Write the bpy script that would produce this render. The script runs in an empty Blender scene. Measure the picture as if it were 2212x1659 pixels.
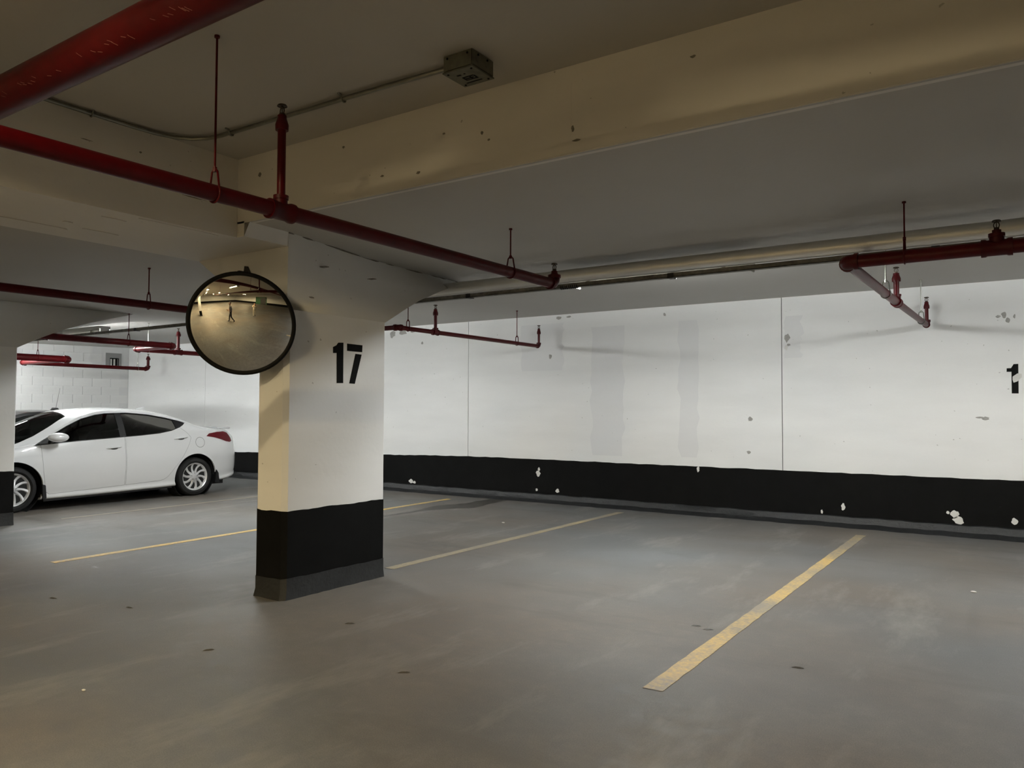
import bpy, bmesh, math, random
from mathutils import Vector, Matrix, noise
from mathutils.bvhtree import BVHTree
from mathutils.geometry import delaunay_2d_cdt
random.seed(7)
scene = bpy.context.scene
COL = scene.collection

# ------------------------------------------------------------------ camera
YAW, PIT, ROL, FPX, EYE = 0.5953, 0.0349, 0.0037, 1675.0, 1.45
fw = Vector((-math.sin(YAW)*math.cos(PIT), math.cos(YAW)*math.cos(PIT), math.sin(PIT)))
rt = Vector((math.cos(YAW), math.sin(YAW), 0)); up = rt.cross(fw)
rt2 = rt*math.cos(ROL)+up*math.sin(ROL); up2 = -rt*math.sin(ROL)+up*math.cos(ROL)
cam = bpy.data.cameras.new('camera'); cam.sensor_width = 36; cam.lens = FPX/2212*36
cam.clip_start = 0.02; cam.clip_end = 200
co = bpy.data.objects.new('camera', cam); COL.objects.link(co)
m = Matrix((rt2, up2, -fw)).transposed().to_4x4(); m.translation = (0, 0, EYE)
co.matrix_world = m; scene.camera = co

# ------------------------------------------------------------------ world, exposure, lamp strengths
w = bpy.data.worlds.new('world'); scene.world = w; w.use_nodes = True
w.node_tree.nodes['Background'].inputs[0].default_value = (0.02, 0.02, 0.02, 1)
vs = scene.view_settings
vs.view_transform = 'Standard'; vs.look = 'None'; vs.gamma = 1; vs.use_curve_mapping = False; vs.exposure = 0.0
scene.cycles.use_denoising = True; scene.cycles.adaptive_threshold = 0.05
scene.cycles.max_bounces = 7; scene.cycles.caustics_reflective = False; scene.cycles.caustics_refractive = False
COOL, COOL_W = (0.97, 1.0, 0.99), 335.0      # tubes over the parking bays
WARM, WARM_W = (1.0, 0.785, 0.44), 1230.0        # older tubes over the drive aisle

# ------------------------------------------------------------------ materials
def newmat(name):
    mt = bpy.data.materials.new(name); mt.use_nodes = True
    nt = mt.node_tree; return mt, nt, nt.nodes['Principled BSDF']
def nd(nt, t, **k):
    n = nt.nodes.new(t)
    for a, b in k.items(): setattr(n, a, b)
    return n
def plain(name, col, rough=0.5, metal=0.0, coat=0.0, var=0.0, scale=6.0, bump=0.0, bscale=60.0, spec=None):
    mt, nt, b = newmat(name)
    b.inputs['Base Color'].default_value = (*col, 1); b.inputs['Roughness'].default_value = rough
    b.inputs['Metallic'].default_value = metal; b.inputs['Coat Weight'].default_value = coat
    if spec is not None: b.inputs['Specular IOR Level'].default_value = spec
    tc = nd(nt, 'ShaderNodeTexCoord')
    if var:
        n = nd(nt, 'ShaderNodeTexNoise'); n.inputs['Scale'].default_value = scale; n.inputs['Detail'].default_value = 6
        r = nd(nt, 'ShaderNodeValToRGB')
        r.color_ramp.elements[0].position = 0.3; r.color_ramp.elements[1].position = 0.7
        r.color_ramp.elements[0].color = (*[c*(1-var) for c in col], 1)
        r.color_ramp.elements[1].color = (*[min(1, c*(1+var)) for c in col], 1)
        nt.links.new(tc.outputs['Object'], n.inputs['Vector']); nt.links.new(n.outputs['Fac'], r.inputs[0])
        nt.links.new(r.outputs[0], b.inputs['Base Color'])
    if bump:
        n2 = nd(nt, 'ShaderNodeTexNoise'); n2.inputs['Scale'].default_value = bscale; n2.inputs['Detail'].default_value = 4
        bp = nd(nt, 'ShaderNodeBump'); bp.inputs['Strength'].default_value = bump; bp.inputs['Distance'].default_value = 0.01
        nt.links.new(tc.outputs['Object'], n2.inputs['Vector']); nt.links.new(n2.outputs['Fac'], bp.inputs['Height'])
        nt.links.new(bp.outputs[0], b.inputs['Normal'])
    return mt
def emit(name, col, s):
    mt, nt, b = newmat(name)
    b.inputs['Base Color'].default_value = (0.9, 0.9, 0.9, 1)
    b.inputs['Emission Color'].default_value = (*col, 1); b.inputs['Emission Strength'].default_value = s
    return mt
def paint_wall(name, col, speck=0.0, dirt=0.05):
    """painted concrete: faint roller clouding, long horizontal smears, small pits"""
    mt, nt, b = newmat(name); tc = nd(nt, 'ShaderNodeTexCoord'); L = nt.links.new
    b.inputs['Roughness'].default_value = 0.6; b.inputs['Specular IOR Level'].default_value = 0.3
    mp = nd(nt, 'ShaderNodeMapping'); mp.inputs['Scale'].default_value = (0.35, 0.35, 1.6)
    n = nd(nt, 'ShaderNodeTexNoise'); n.inputs['Scale'].default_value = 1.6; n.inputs['Detail'].default_value = 4
    L(tc.outputs['Object'], mp.inputs[0]); L(mp.outputs[0], n.inputs['Vector'])
    r = nd(nt, 'ShaderNodeValToRGB'); e = r.color_ramp.elements
    e[0].position = 0.32; e[1].position = 0.62
    e[0].color = (*[c*(1-dirt*2) for c in col], 1); e[1].color = (*col, 1)
    L(n.outputs['Fac'], r.inputs[0]); out = r.outputs[0]
    if speck:
        v = nd(nt, 'ShaderNodeTexVoronoi'); v.inputs['Scale'].default_value = 8.0
        n3 = nd(nt, 'ShaderNodeTexNoise'); n3.inputs['Scale'].default_value = 40; n3.inputs['Detail'].default_value = 1
        ad = nd(nt, 'ShaderNodeMix', data_type='VECTOR'); ad.inputs['Factor'].default_value = 0.03
        L(tc.outputs['Object'], ad.inputs['A']); L(n3.outputs['Color'], ad.inputs['B']); L(tc.outputs['Object'], n3.inputs['Vector'])
        L(ad.outputs['Result'], v.inputs['Vector'])
        n4 = nd(nt, 'ShaderNodeTexNoise'); n4.inputs['Scale'].default_value = 1.3; n4.inputs['Detail'].default_value = 1
        L(tc.outputs['Object'], n4.inputs['Vector'])
        mu = nd(nt, 'ShaderNodeMath', operation='MULTIPLY'); mu.inputs[1].default_value = 0.095
        L(n4.outputs['Fac'], mu.inputs[0])
        lt = nd(nt, 'ShaderNodeMath', operation='LESS_THAN'); L(v.outputs['Distance'], lt.inputs[0]); L(mu.outputs[0], lt.inputs[1])
        ml = nd(nt, 'ShaderNodeMath', operation='MULTIPLY'); ml.inputs[1].default_value = speck; L(lt.outputs[0], ml.inputs[0])
        mx = nd(nt, 'ShaderNodeMix', data_type='RGBA'); L(ml.outputs[0], mx.inputs['Factor']); L(out, mx.inputs['A'])
        mx.inputs['B'].default_value = (0.28, 0.27, 0.25, 1); out = mx.outputs['Result']
    L(out, b.inputs['Base Color'])
    n2 = nd(nt, 'ShaderNodeTexNoise'); n2.inputs['Scale'].default_value = 25; n2.inputs['Detail'].default_value = 2
    bp = nd(nt, 'ShaderNodeBump'); bp.inputs['Strength'].default_value = 0.12; bp.inputs['Distance'].default_value = 0.01
    L(tc.outputs['Object'], n2.inputs['Vector']); L(n2.outputs['Fac'], bp.inputs['Height']); L(bp.outputs[0], b.inputs['Normal'])
    return mt
def floor_mat():
    mt, nt, b = newmat('coated_concrete_floor'); tc = nd(nt, 'ShaderNodeTexCoord'); L = nt.links.new
    def noi(sc, det, mapping=None, rough=0.6):
        n = nd(nt, 'ShaderNodeTexNoise'); n.inputs['Scale'].default_value = sc; n.inputs['Detail'].default_value = det
        n.inputs['Roughness'].default_value = rough
        if mapping:
            mp = nd(nt, 'ShaderNodeMapping'); mp.inputs['Scale'].default_value = mapping[0]; mp.inputs['Rotation'].default_value = (0, 0, mapping[1])
            L(tc.outputs['Object'], mp.inputs[0]); L(mp.outputs[0], n.inputs['Vector'])
        else: L(tc.outputs['Object'], n.inputs['Vector'])
        return n
    def ramp(src, p0, c0, p1, c1):
        r = nd(nt, 'ShaderNodeValToRGB'); e = r.color_ramp.elements
        e[0].position, e[1].position = p0, p1; e[0].color = (*c0, 1); e[1].color = (*c1, 1); L(src, r.inputs[0]); return r.outputs[0]
    def mix(f, a, bb, mode='MIX'):
        x = nd(nt, 'ShaderNodeMix', data_type='RGBA', blend_type=mode)
        if hasattr(f, 'links') or not isinstance(f, float): L(f, x.inputs['Factor'])
        else: x.inputs['Factor'].default_value = f
        L(a, x.inputs['A']); L(bb, x.inputs['B']); return x.outputs['Result']
    big = noi(0.5, 3)
    base = ramp(big.outputs['Fac'], 0.35, (0.128, 0.121, 0.113), 0.68, (0.172, 0.166, 0.159))
    tint = noi(0.33, 2); tc2 = ramp(tint.outputs['Fac'], 0.38, (1.09, 1.0, 0.91), 0.62, (0.94, 1.0, 1.06))
    c = mix(1.0, base, tc2, 'MULTIPLY')
    fine = noi(9, 6, rough=0.75); fr = ramp(fine.outputs['Fac'], 0.3, (0.74,)*3, 0.72, (1.2,)*3)
    c = mix(1.0, c, fr, 'MULTIPLY')
    grain = noi(160, 1); gr = ramp(grain.outputs['Fac'], 0.25, (0.80,)*3, 0.75, (1.18,)*3)
    c = mix(1.0, c, gr, 'MULTIPLY')
    # pale worn scuffs drawn out across the stalls, and darker tyre-polished smears
    sc = noi(1.5, 6, ((1.0, 0.28, 1), 0.5), 0.7); sf = ramp(sc.outputs['Fac'], 0.54, (0, 0, 0), 0.74, (0.65,)*3)
    x = nd(nt, 'ShaderNodeMix', data_type='RGBA'); L(sf, x.inputs['Factor']); L(c, x.inputs['A']); x.inputs['B'].default_value = (0.265, 0.252, 0.232, 1); c = x.outputs['Result']
    dk = noi(1.1, 5, ((0.35, 1.3, 1), 0.25), 0.65); df = ramp(dk.outputs['Fac'], 0.56, (0, 0, 0), 0.76, (0.75,)*3)
    x = nd(nt, 'ShaderNodeMix', data_type='RGBA'); L(df, x.inputs['Factor']); L(c, x.inputs['A']); x.inputs['B'].default_value = (0.095, 0.088, 0.08, 1); c = x.outputs['Result']
    L(c, b.inputs['Base Color'])
    rr = ramp(fine.outputs['Fac'], 0.3, (0.5,)*3, 0.7, (0.75,)*3); L(rr, b.inputs['Roughness'])
    b.inputs['Specular IOR Level'].default_value = 0.35
    bp = nd(nt, 'ShaderNodeBump'); bp.inputs['Strength'].default_value = 0.25; bp.inputs['Distance'].default_value = 0.006
    L(fine.outputs['Fac'], bp.inputs['Height']); L(bp.outputs[0], b.inputs['Normal'])
    return mt
def line_mat(name, col, wear):
    mt, nt, b = newmat(name); tc = nd(nt, 'ShaderNodeTexCoord'); L = nt.links.new
    n = nd(nt, 'ShaderNodeTexNoise'); n.inputs['Scale'].default_value = 28; n.inputs['Detail'].default_value = 9; n.inputs['Roughness'].default_value = 0.75
    n2 = nd(nt, 'ShaderNodeTexNoise'); n2.inputs['Scale'].default_value = 1.4; n2.inputs['Detail'].default_value = 3
    mu = nd(nt, 'ShaderNodeMath', operation='ADD'); L(n.outputs['Fac'], mu.inputs[0]); L(n2.outputs['Fac'], mu.inputs[1])
    L(tc.outputs['Object'], n.inputs['Vector']); L(tc.outputs['Object'], n2.inputs['Vector'])
    r = nd(nt, 'ShaderNodeValToRGB'); e = r.color_ramp.elements
    e[0].position = 0.40+wear; e[1].position = 0.62+wear
    hf = nd(nt, 'ShaderNodeMath', operation='MULTIPLY'); hf.inputs[1].default_value = 0.5
    L(mu.outputs[0], hf.inputs[0]); L(hf.outputs[0], r.inputs[0])
    e[0].color = (0.27, 0.235, 0.18, 1); e[1].color = (*col, 1)
    L(r.outputs[0], b.inputs['Base Color']); b.inputs['Roughness'].default_value = 0.6
    return mt
def glass_mat(name, tint, trans):
    mt = bpy.data.materials.new(name); mt.use_nodes = True; nt = mt.node_tree; nt.nodes.clear(); L = nt.links.new
    o = nd(nt, 'ShaderNodeOutputMaterial'); t = nd(nt, 'ShaderNodeBsdfTransparent'); t.inputs[0].default_value = (*tint, 1)
    g = nd(nt, 'ShaderNodeBsdfGlossy'); g.inputs['Roughness'].default_value = 0.02; g.inputs[0].default_value = (0.55, 0.55, 0.55, 1)
    f = nd(nt, 'ShaderNodeFresnel'); f.inputs[0].default_value = 1.45
    mx = nd(nt, 'ShaderNodeMixShader'); L(f.outputs[0], mx.inputs[0]); L(t.outputs[0], mx.inputs[1]); L(g.outputs[0], mx.inputs[2]); L(mx.outputs[0], o.inputs[0])
    return mt

M = {}
M['floor'] = floor_mat()
M['ceil'] = paint_wall('grey_white_ceiling_paint', (0.48, 0.468, 0.44), 0.0, 0.03)
M['white'] = paint_wall('white_wall_paint', (0.80, 0.80, 0.79), 0.55, 0.035)
M['cream'] = paint_wall('white_slab_edge_paint', (0.74, 0.72, 0.68), 0.6, 0.05)
M['patch'] = paint_wall('grey_white_touch_up_paint', (0.735, 0.735, 0.735), 0.2, 0.02)
M['black'] = plain('black_band_paint', (0.0025, 0.0025, 0.0025), 0.7, var=0.35, scale=5, bump=0.1, bscale=20, spec=0.12)
M['coat'] = plain('dark_grey_floor_coating', (0.011, 0.012, 0.013), 0.6, var=0.3, scale=9, bump=0.5, bscale=30)
M['joint'] = plain('dark_joint_filler', (0.10, 0.10, 0.10), 0.8)
M['crack'] = plain('dark_joint_stain', (0.19, 0.175, 0.15), 0.8, var=0.3, scale=20)
M['chipw'] = plain('bare_pale_concrete_chip', (0.66, 0.65, 0.62), 0.8, var=0.08)
M['chipg'] = plain('bare_grey_concrete_chip', (0.34, 0.33, 0.31), 0.85, var=0.15, scale=30)
M['red'] = plain('red_pipe_paint', (0.070, 0.0008, 0.0022), 0.40, var=0.15, scale=14, spec=0.22)
M['redd'] = plain('dark_red_fitting_paint', (0.058, 0.0008, 0.002), 0.45, var=0.2, scale=20, spec=0.22)
M['head'] = plain('dark_sprinkler_brass', (0.05, 0.035, 0.022), 0.45, 0.6)
M['galv'] = plain('galvanised_sheet', (0.72, 0.71, 0.67), 0.40, 0.7, var=0.06, scale=5)
M['galvd'] = plain('dusty_steel_channel', (0.17, 0.16, 0.135), 0.65, 0.1, var=0.35, scale=22)
M['emt'] = plain('steel_conduit', (0.25, 0.25, 0.215), 0.3, 0.85, var=0.1, scale=20)
M['box'] = plain('galvanised_box', (0.13, 0.13, 0.10), 0.5, 0.3, var=0.25, scale=25)
M['ink'] = plain('black_marker_ink', (0.006, 0.006, 0.006), 0.8, spec=0.1)
M['rubber'] = plain('black_rubber', (0.004, 0.004, 0.004), 0.6, spec=0.15)
M['tyre'] = plain('tyre_rubber', (0.008, 0.008, 0.008), 0.7, bump=0.3, bscale=90)
M['mirror'] = plain('mirror_face', (0.80, 0.79, 0.74), 0.012, 1.0)
M['bracket'] = plain('black_bracket', (0.02, 0.018, 0.015), 0.5)
M['carw'] = plain('white_car_paint', (0.80, 0.81, 0.82), 0.30, coat=1.0)
M['cark'] = plain('black_car_paint', (0.008, 0.008, 0.009), 0.30, coat=1.0)
M['trim'] = plain('black_trim', (0.010, 0.010, 0.011), 0.45)
M['cabin'] = plain('dark_cabin_fabric', (0.012, 0.012, 0.013), 0.85)
M['alloy'] = plain('silver_alloy', (0.80, 0.80, 0.81), 0.35, 0.45)
M['alloyd'] = plain('dark_wheel_well', (0.015, 0.015, 0.015), 0.7)
M['lens'] = plain('red_lamp_lens', (0.12, 0.001, 0.006), 0.25, spec=0.25)
M['clear'] = plain('clear_lamp_lens', (0.55, 0.56, 0.58), 0.1, coat=1.0)
M['seam'] = plain('panel_gap', (0.16, 0.16, 0.165), 0.8)
M['glass'] = glass_mat('tinted_car_glass', (0.09, 0.10, 0.098), 1)
M['glass2'] = glass_mat('windscreen_glass', (0.52, 0.56, 0.55), 1)
M['line'] = line_mat('yellow_line_paint', (0.68, 0.45, 0.13), 0.02)
M['line1'] = line_mat('fresh_yellow_line_paint', (0.72, 0.47, 0.10), -0.04)
M['line2'] = line_mat('pale_worn_line_paint', (0.52, 0.40, 0.19), 0.06)
M['line3'] = line_mat('faded_line_paint', (0.33, 0.29, 0.21), 0.08)
M['stain'] = plain('damp_floor_stain', (0.075, 0.07, 0.06), 0.35, var=0.3, scale=9)
M['fixture'] = plain('white_fixture_enamel', (0.55, 0.55, 0.53), 0.5)
M['green'] = plain('green_door_paint', (0.02, 0.10, 0.035), 0.4)
M['skin'] = plain('skin', (0.45, 0.26, 0.18), 0.55)
M['hair'] = plain('dark_hair', (0.015, 0.012, 0.01), 0.6)
M['shirtg'] = plain('grey_shirt', (0.16, 0.15, 0.145), 0.85)
M['trou'] = plain('black_trousers', (0.016, 0.016, 0.018), 0.85)
M['shirtw'] = plain('cream_shirt', (0.62, 0.55, 0.44), 0.85, var=0.2, scale=12)
M['trouw'] = plain('beige_trousers', (0.42, 0.36, 0.28), 0.85)
M['shoe'] = plain('dark_shoe', (0.02, 0.018, 0.016), 0.6)
M['tubec'] = emit('lit_cool_tube', COOL, COOL_W)
M['tubew'] = emit('lit_warm_tube', WARM, WARM_W)

# ------------------------------------------------------------------ mesh helpers
def setp(o, label=None, cat=None, group=None, kind=None):
    if label: o['label'] = label
    if cat: o['category'] = cat
    if group: o['group'] = group
    if kind: o['kind'] = kind
    return o
def link(o, parent=None):
    COL.objects.link(o)
    if parent:
        o.parent = parent
        if parent.type == 'EMPTY': o.matrix_parent_inverse = Matrix.Translation(-parent.location)
    return o
def sharp(me, deg):
    for p in me.polygons: p.use_smooth = True
    me.set_sharp_from_angle(angle=math.radians(deg))
def mk(name, vf, mat, parent=None, smooth=None, bev=0.0):
    """vf=(verts, faces) in world space -> one mesh object"""
    V, F = vf
    bm = bmesh.new(); bv = [bm.verts.new(v) for v in V]
    for f in F:
        try: bm.faces.new([bv[i] for i in f])
        except ValueError: pass
    bmesh.ops.remove_doubles(bm, verts=bm.verts, dist=1e-6)
    bmesh.ops.recalc_face_normals(bm, faces=bm.faces)
    if bev:
        ed = [e for e in bm.edges if len(e.link_faces) == 2 and e.calc_face_angle(0) > 0.5]
        bmesh.ops.bevel(bm, geom=ed, offset=bev, segments=2, affect='EDGES')
    me = bpy.data.meshes.new(name); bm.to_mesh(me); bm.free()
    if isinstance(mat, (list, tuple)):
        for x in mat: me.materials.append(x)
    else: me.materials.append(mat)
    if smooth: sharp(me, smooth)
    o = bpy.data.objects.new(name, me); return link(o, parent)
def empty(name, loc):
    o = bpy.data.objects.new(name, None); o.location = loc; o.empty_display_size = 0.1; COL.objects.link(o); return o
def join(*parts):
    V, F = [], []
    for v, f in parts:
        k = len(V); V += [tuple(p) for p in v]; F += [tuple(i+k for i in q) for q in f]
    return V, F
def box(x0, x1, y0, y1, z0, z1):
    V = [(x, y, z) for z in (z0, z1) for x, y in ((x0, y0), (x1, y0), (x1, y1), (x0, y1))]
    return V, [(3, 2, 1, 0), (4, 5, 6, 7), (0, 1, 5, 4), (1, 2, 6, 5), (2, 3, 7, 6), (3, 0, 4, 7)]
def frame(d):
    d = Vector(d).normalized(); a = Vector((0, 0, 1)) if abs(d.z) < 0.9 else Vector((1, 0, 0))
    u = d.cross(a).normalized(); return u, d.cross(u).normalized(), d
def cyl(p0, p1, r, n=18, r1=None, cap=True):
    p0, p1 = Vector(p0), Vector(p1); u, v, d = frame(p1-p0); r1 = r if r1 is None else r1
    V = []
    for p, q in ((p0, r), (p1, r1)):
        V += [tuple(p+(u*math.cos(2*math.pi*i/n)+v*math.sin(2*math.pi*i/n))*q) for i in range(n)]
    F = [(i, (i+1) % n, n+(i+1) % n, n+i) for i in range(n)]
    if cap: F += [tuple(range(n-1, -1, -1)), tuple(range(n, 2*n))]
    return V, F
def lathe(prof, o, d=(0, 0, 1), n=20):
    """prof: [(r, h)...] turned about the axis d through o"""
    o = Vector(o); u, v, d = frame(d); V, F = [], []
    for r, h in prof:
        V += [tuple(o+d*h+(u*math.cos(2*math.pi*i/n)+v*math.sin(2*math.pi*i/n))*max(r, 1e-5)) for i in range(n)]
    for k in range(len(prof)-1):
        F += [(k*n+i, k*n+(i+1) % n, (k+1)*n+(i+1) % n, (k+1)*n+i) for i in range(n)]
    F += [tuple(range(n-1, -1, -1)), tuple(range((len(prof)-1)*n, len(prof)*n))]
    return V, F
def sweep(pts, r, n=12, closed=False):
    pts = [Vector(p) for p in pts]; V, F = [], []; N = len(pts); pu = None
    for i, p in enumerate(pts):
        a = pts[(i-1) % N] if (closed or i) else p; b = pts[(i+1) % N] if (closed or i < N-1) else p
        d = (b-a).normalized()
        if pu is None: u, v, _ = frame(d)
        else:
            u = (pu-d*pu.dot(d)).normalized(); v = d.cross(u)
        pu = u; rr = r[i] if isinstance(r, (list, tuple)) else r
        V += [tuple(p+(u*math.cos(2*math.pi*k/n)+v*math.sin(2*math.pi*k/n))*rr) for k in range(n)]
    for i in range(N if closed else N-1):
        j = (i+1) % N
        F += [(i*n+k, i*n+(k+1) % n, j*n+(k+1) % n, j*n+k) for k in range(n)]
    if not closed: F += [tuple(range(n-1, -1, -1)), tuple(range((N-1)*n, N*n))]
    return V, F
def ball(c, r, n=16, k=10, s=(1, 1, 1)):
    return ([(c[0]+s[0]*r*math.sin(math.pi*j/k)*math.cos(2*math.pi*i/n), c[1]+s[1]*r*math.sin(math.pi*j/k)*math.sin(2*math.pi*i/n), c[2]+s[2]*r*math.cos(math.pi*j/k)) for j in range(k+1) for i in range(n)],
            [(j*n+i, (j+1)*n+i, (j+1)*n+(i+1) % n, j*n+(i+1) % n) for j in range(k) for i in range(n)])
def prism(poly, f0, f1):
    """poly of 2-D points, f0/f1 map (a,b)->xyz for the two caps"""
    n = len(poly); V = [f0(*p) for p in poly]+[f1(*p) for p in poly]
    return V, [tuple(range(n-1, -1, -1)), tuple(range(n, 2*n))]+[(i, (i+1) % n, n+(i+1) % n, n+i) for i in range(n)]
def blob(cx, cz, rx, rz, n=11, jag=0.35, seed=0):
    R = random.Random(seed); return [(cx+rx*(1-jag*R.random())*math.cos(2*math.pi*i/n), cz+rz*(1-jag*R.random())*math.sin(2*math.pi*i/n)) for i in range(n)]
def adopt(c, parent, src):
    c.parent = parent; c.matrix_parent_inverse = src.matrix_parent_inverse.copy()
def copy_tree(o, parent=None):
    c = o.copy(); COL.objects.link(c)
    if parent: adopt(c, parent, o)
    for ch in list(o.children): copy_tree(ch, c)
    return c

# ================================================================== THE SETTING
YW, XL, XRT, YBK = 10.6, -18.7, 12.5, -22.0
def zc(y): return 2.815+(y-3.55)/7.05*0.17
# floor
fl = mk('floor', join(box(XL, XRT, YBK, YW+0.2, -0.2, 0.0)), M['floor']); setp(fl, 'grey coated concrete garage floor with worn scuffs', kind='structure')
# ceiling: low slab over the bays, higher slab over the aisle
V = [(XL, 3.55, 2.815), (XRT, 3.55, 2.815), (XRT, YW+.2, zc(YW+.2)), (XL, YW+.2, zc(YW+.2)),
     (XL, 3.55, 3.6), (XRT, 3.55, 3.6), (XRT, YW+.2, 3.6), (XL, YW+.2, 3.6)]
ce = mk('ceiling', join((V, [(0, 1, 2, 3), (7, 6, 5, 4), (1, 5, 6, 2), (2, 6, 7, 3), (3, 7, 4, 0)]),
     box(XL, -5.6, YBK, 3.55, 2.815, 3.6), box(-5.6, XRT, YBK, 3.55, 3.294, 3.6)), M['ceil'])
setp(ce, 'painted concrete ceiling stepping up over the drive aisle', kind='structure')
mk('slab_edge', box(-4.86, XRT, 3.55, 3.60, 2.8155, 3.30), M['cream'], ce)
mk('slab_edge_lip', box(-4.6, XRT, 3.543, 3.56, 2.8158, 2.872), M['cream'], ce, bev=0.004)
for i, (x, z, rx, rz) in enumerate([(-3.1, 2.90, .02, .012), (-2.62, 3.05, .014, .014), (-2.57, 3.0, .012, .008), (-3.75, 3.18, .012, .012), (-2.02, 2.95, .012, .02), (-4.6, 3.14, .02, .02), (-1.35, 3.17, .02, .01), (-2.9, 3.1, .012, .008), (-3.4, 2.93, .02, .008), (-2.0, 2.885, .03, .008)]):
    mk('pit', prism(blob(x, z, rx, rz, 9, .5, 40+i), lambda a, b: (a, 3.5492, b), lambda a, b: (a, 3.552, b)), M['crack'], ce)
mk('form_joint', box(-2.035, -2.029, 3.5488, 3.552, 2.88, 3.2), M['cream'], ce)
# back wall, built as panels with open control joints, black band and floor coving
wb = mk('wall_back', box(XL, XRT, YW+.014, YW+.3, 0, 3.05), M['joint']); setp(wb, 'white painted concrete wall with black band along its foot', kind='structure')
JX = [XL, -15.54, -8.085, -2.82, 4.0, XRT]
for a, b in zip(JX[:-1], JX[1:]):
    mk('wall_panel', box(a+.005, b-.005, YW, YW+.02, 0, 3.04), M['white'], wb)
def ztop(x): return 0.676 if x > -8.085 else 0.678+(x+8.085)*0.0215
rng = random.Random(3)
for a, b in zip(JX[:-1], JX[1:]):
    n = max(2, int((b-a)/.12)); top = [(a+(b-a)*i/n, ztop(a+(b-a)*i/n)+rng.uniform(-.005, .005)) for i in range(n+1)]
    pl = [(b, .02), (a, .02)]+top
    mk('black_band', prism(pl, lambda p, q: (p, YW-.004, q), lambda p, q: (p, YW+.001, q)), M['black'], wb)
n = 220; V = []; rng = random.Random(5)
for i in range(n+1):
    x = XL+(XRT-XL)*i/n; j = rng.uniform(-.012, .012); k = rng.uniform(-.015, .02)
    V += [(x, YW-.002, .128+j*.6), (x, YW-.022, .118+j*.6), (x, YW-.05+k*.4, .045+k*.3), (x, YW-.10+k, .022), (x, YW-.155+k*1.6, .0)]
mk('cove', (V, [(i*5+q, i*5+q+1, i*5+q+6, i*5+q+5) for i in range(n) for q in range(4)]), M['coat'], wb, smooth=40)
for px0, px1, z0, z1 in [(-5.70, -5.15, .78, 2.75), (-4.27, -3.99, .80, 2.76), (-2.79, -2.56, 2.17, 2.73), (-7.0, -6.2, 2.1, 2.85)]:
    n = 14; rng = random.Random(int(px0*100)); pl = []
    for i in range(n+1): pl.append((px1+rng.uniform(-.03, .03), z0+(z1-z0)*i/n))
    for i in range(n, -1, -1): pl.append((px0+rng.uniform(-.03, .03), z0+(z1-z0)*i/n))
    mk('paint_patch', prism(pl, lambda p, q: (p, YW-.0012, q), lambda p, q: (p, YW+.001, q)), M['patch'], wb)
def chip(x, z, rx, rz, mat, s, y=YW-.006, jag=.45, n=11):
    mk('paint_chip', prism(blob(x, z, rx, rz, n, jag, s), lambda p, q: (p, y, q), lambda p, q: (p, YW+.001, q)), M[mat], wb)
for i, (x, z, rx, rz, mt) in enumerate([(-6.66, .45, .05, .06, 'chipw'), (-6.645, .52, .025, .035, 'chipw'), (-6.69, .186, .025, .03, 'chipw'), (-6.30, .194, .045, .035, 'chipw'),
        (-9.36, .18, .07, .045, 'chipw'), (-9.28, .165, .045, .03, 'chipw'), (-3.99, .64, .025, .05, 'chipw'), (-2.33, .166, .018, .035, 'chipw'), (-2.07, .244, .03, .055, 'chipw'),
        (-.83, .25, .055, .06, 'chipw'), (-.79, .175, .075, .055, 'chipw'), (-.90, .262, .025, .022, 'chipw'), (-.235, .213, .045, .045, 'chipw'),
        (-2.75, 2.44, .045, .07, 'chipg'), (-2.73, 2.345, .03, .02, 'chipg'), (-2.76, 2.31, .03, .05, 'chipw'), (-6.28, 2.935, .07, .03, 'chipg'), (-6.1, 2.94, .05, .02, 'chipg'),
        (-9.85, 2.86, .09, .08, 'chipg'), (-9.6, 2.88, .14, .05, 'chipg'), (-9.35, 2.90, .1, .04, 'chipg'), (-3.25, 1.354, .04, .04, 'chipg'), (-3.27, .9, .035, .03, 'chipg'), (-.56, 1.395, .05, .012, 'chipg'), (-.50, 1.385, .05, .025, 'chipg'),
        (-.30, 2.585, .035, .045, 'chipg'), (-.265, 2.52, .03, .035, 'chipg'), (-.36, 2.57, .03, .02, 'chipg'), (-.2, 2.56, .015, .03, 'chipg'), (-4.49, 2.87, .025, .03, 'chipg'), (-9.13, 2.666, .03, .03, 'chipg'), (-6.44, 2.326, .035, .045, 'chipg')]):
    chip(x, z, rx, rz, mt, 100+i, YW-.006 if z < .7 else YW-.002)
one_w = [(-.285, 1.964), (-.243, 1.965), (-.217, 2.011), (-.172, 2.012), (-.174, 1.673), (-.24, 1.674), (-.239, 1.923), (-.286, 1.924)]
mk('stencil_digit', prism(one_w, lambda p, q: (p, YW-.003, q), lambda p, q: (p, YW+.001, q)), M['ink'], wb)['label'] = 'black stencilled numeral 1 with a paint chip'
mk('paint_chip', prism([(-.229, 1.867), (-.182, 1.903), (-.141, 1.898), (-.14, 1.859), (-.184, 1.811), (-.22, 1.797), (-.23, 1.83)], lambda p, q: (p, YW-.0045, q), lambda p, q: (p, YW+.001, q)), M['chipw'], wb)
# the second numeral stands past the picture's right edge
mk('stencil_digit', prism([(-.13+.055*math.cos(t*math.pi/8)*(1), 1.76+.085*math.sin(t*math.pi/8)) for t in range(16)], lambda p, q: (p+.10, YW-.003, q), lambda p, q: (p+.10, YW+.001, q)), M['ink'], wb)
mk('stencil_digit', prism([(-.13+.05*math.cos(t*math.pi/8), 1.93+.078*math.sin(t*math.pi/8)) for t in range(16)], lambda p, q: (p+.10, YW-.003, q), lambda p, q: (p+.10, YW+.001, q)), M['ink'], wb)
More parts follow.
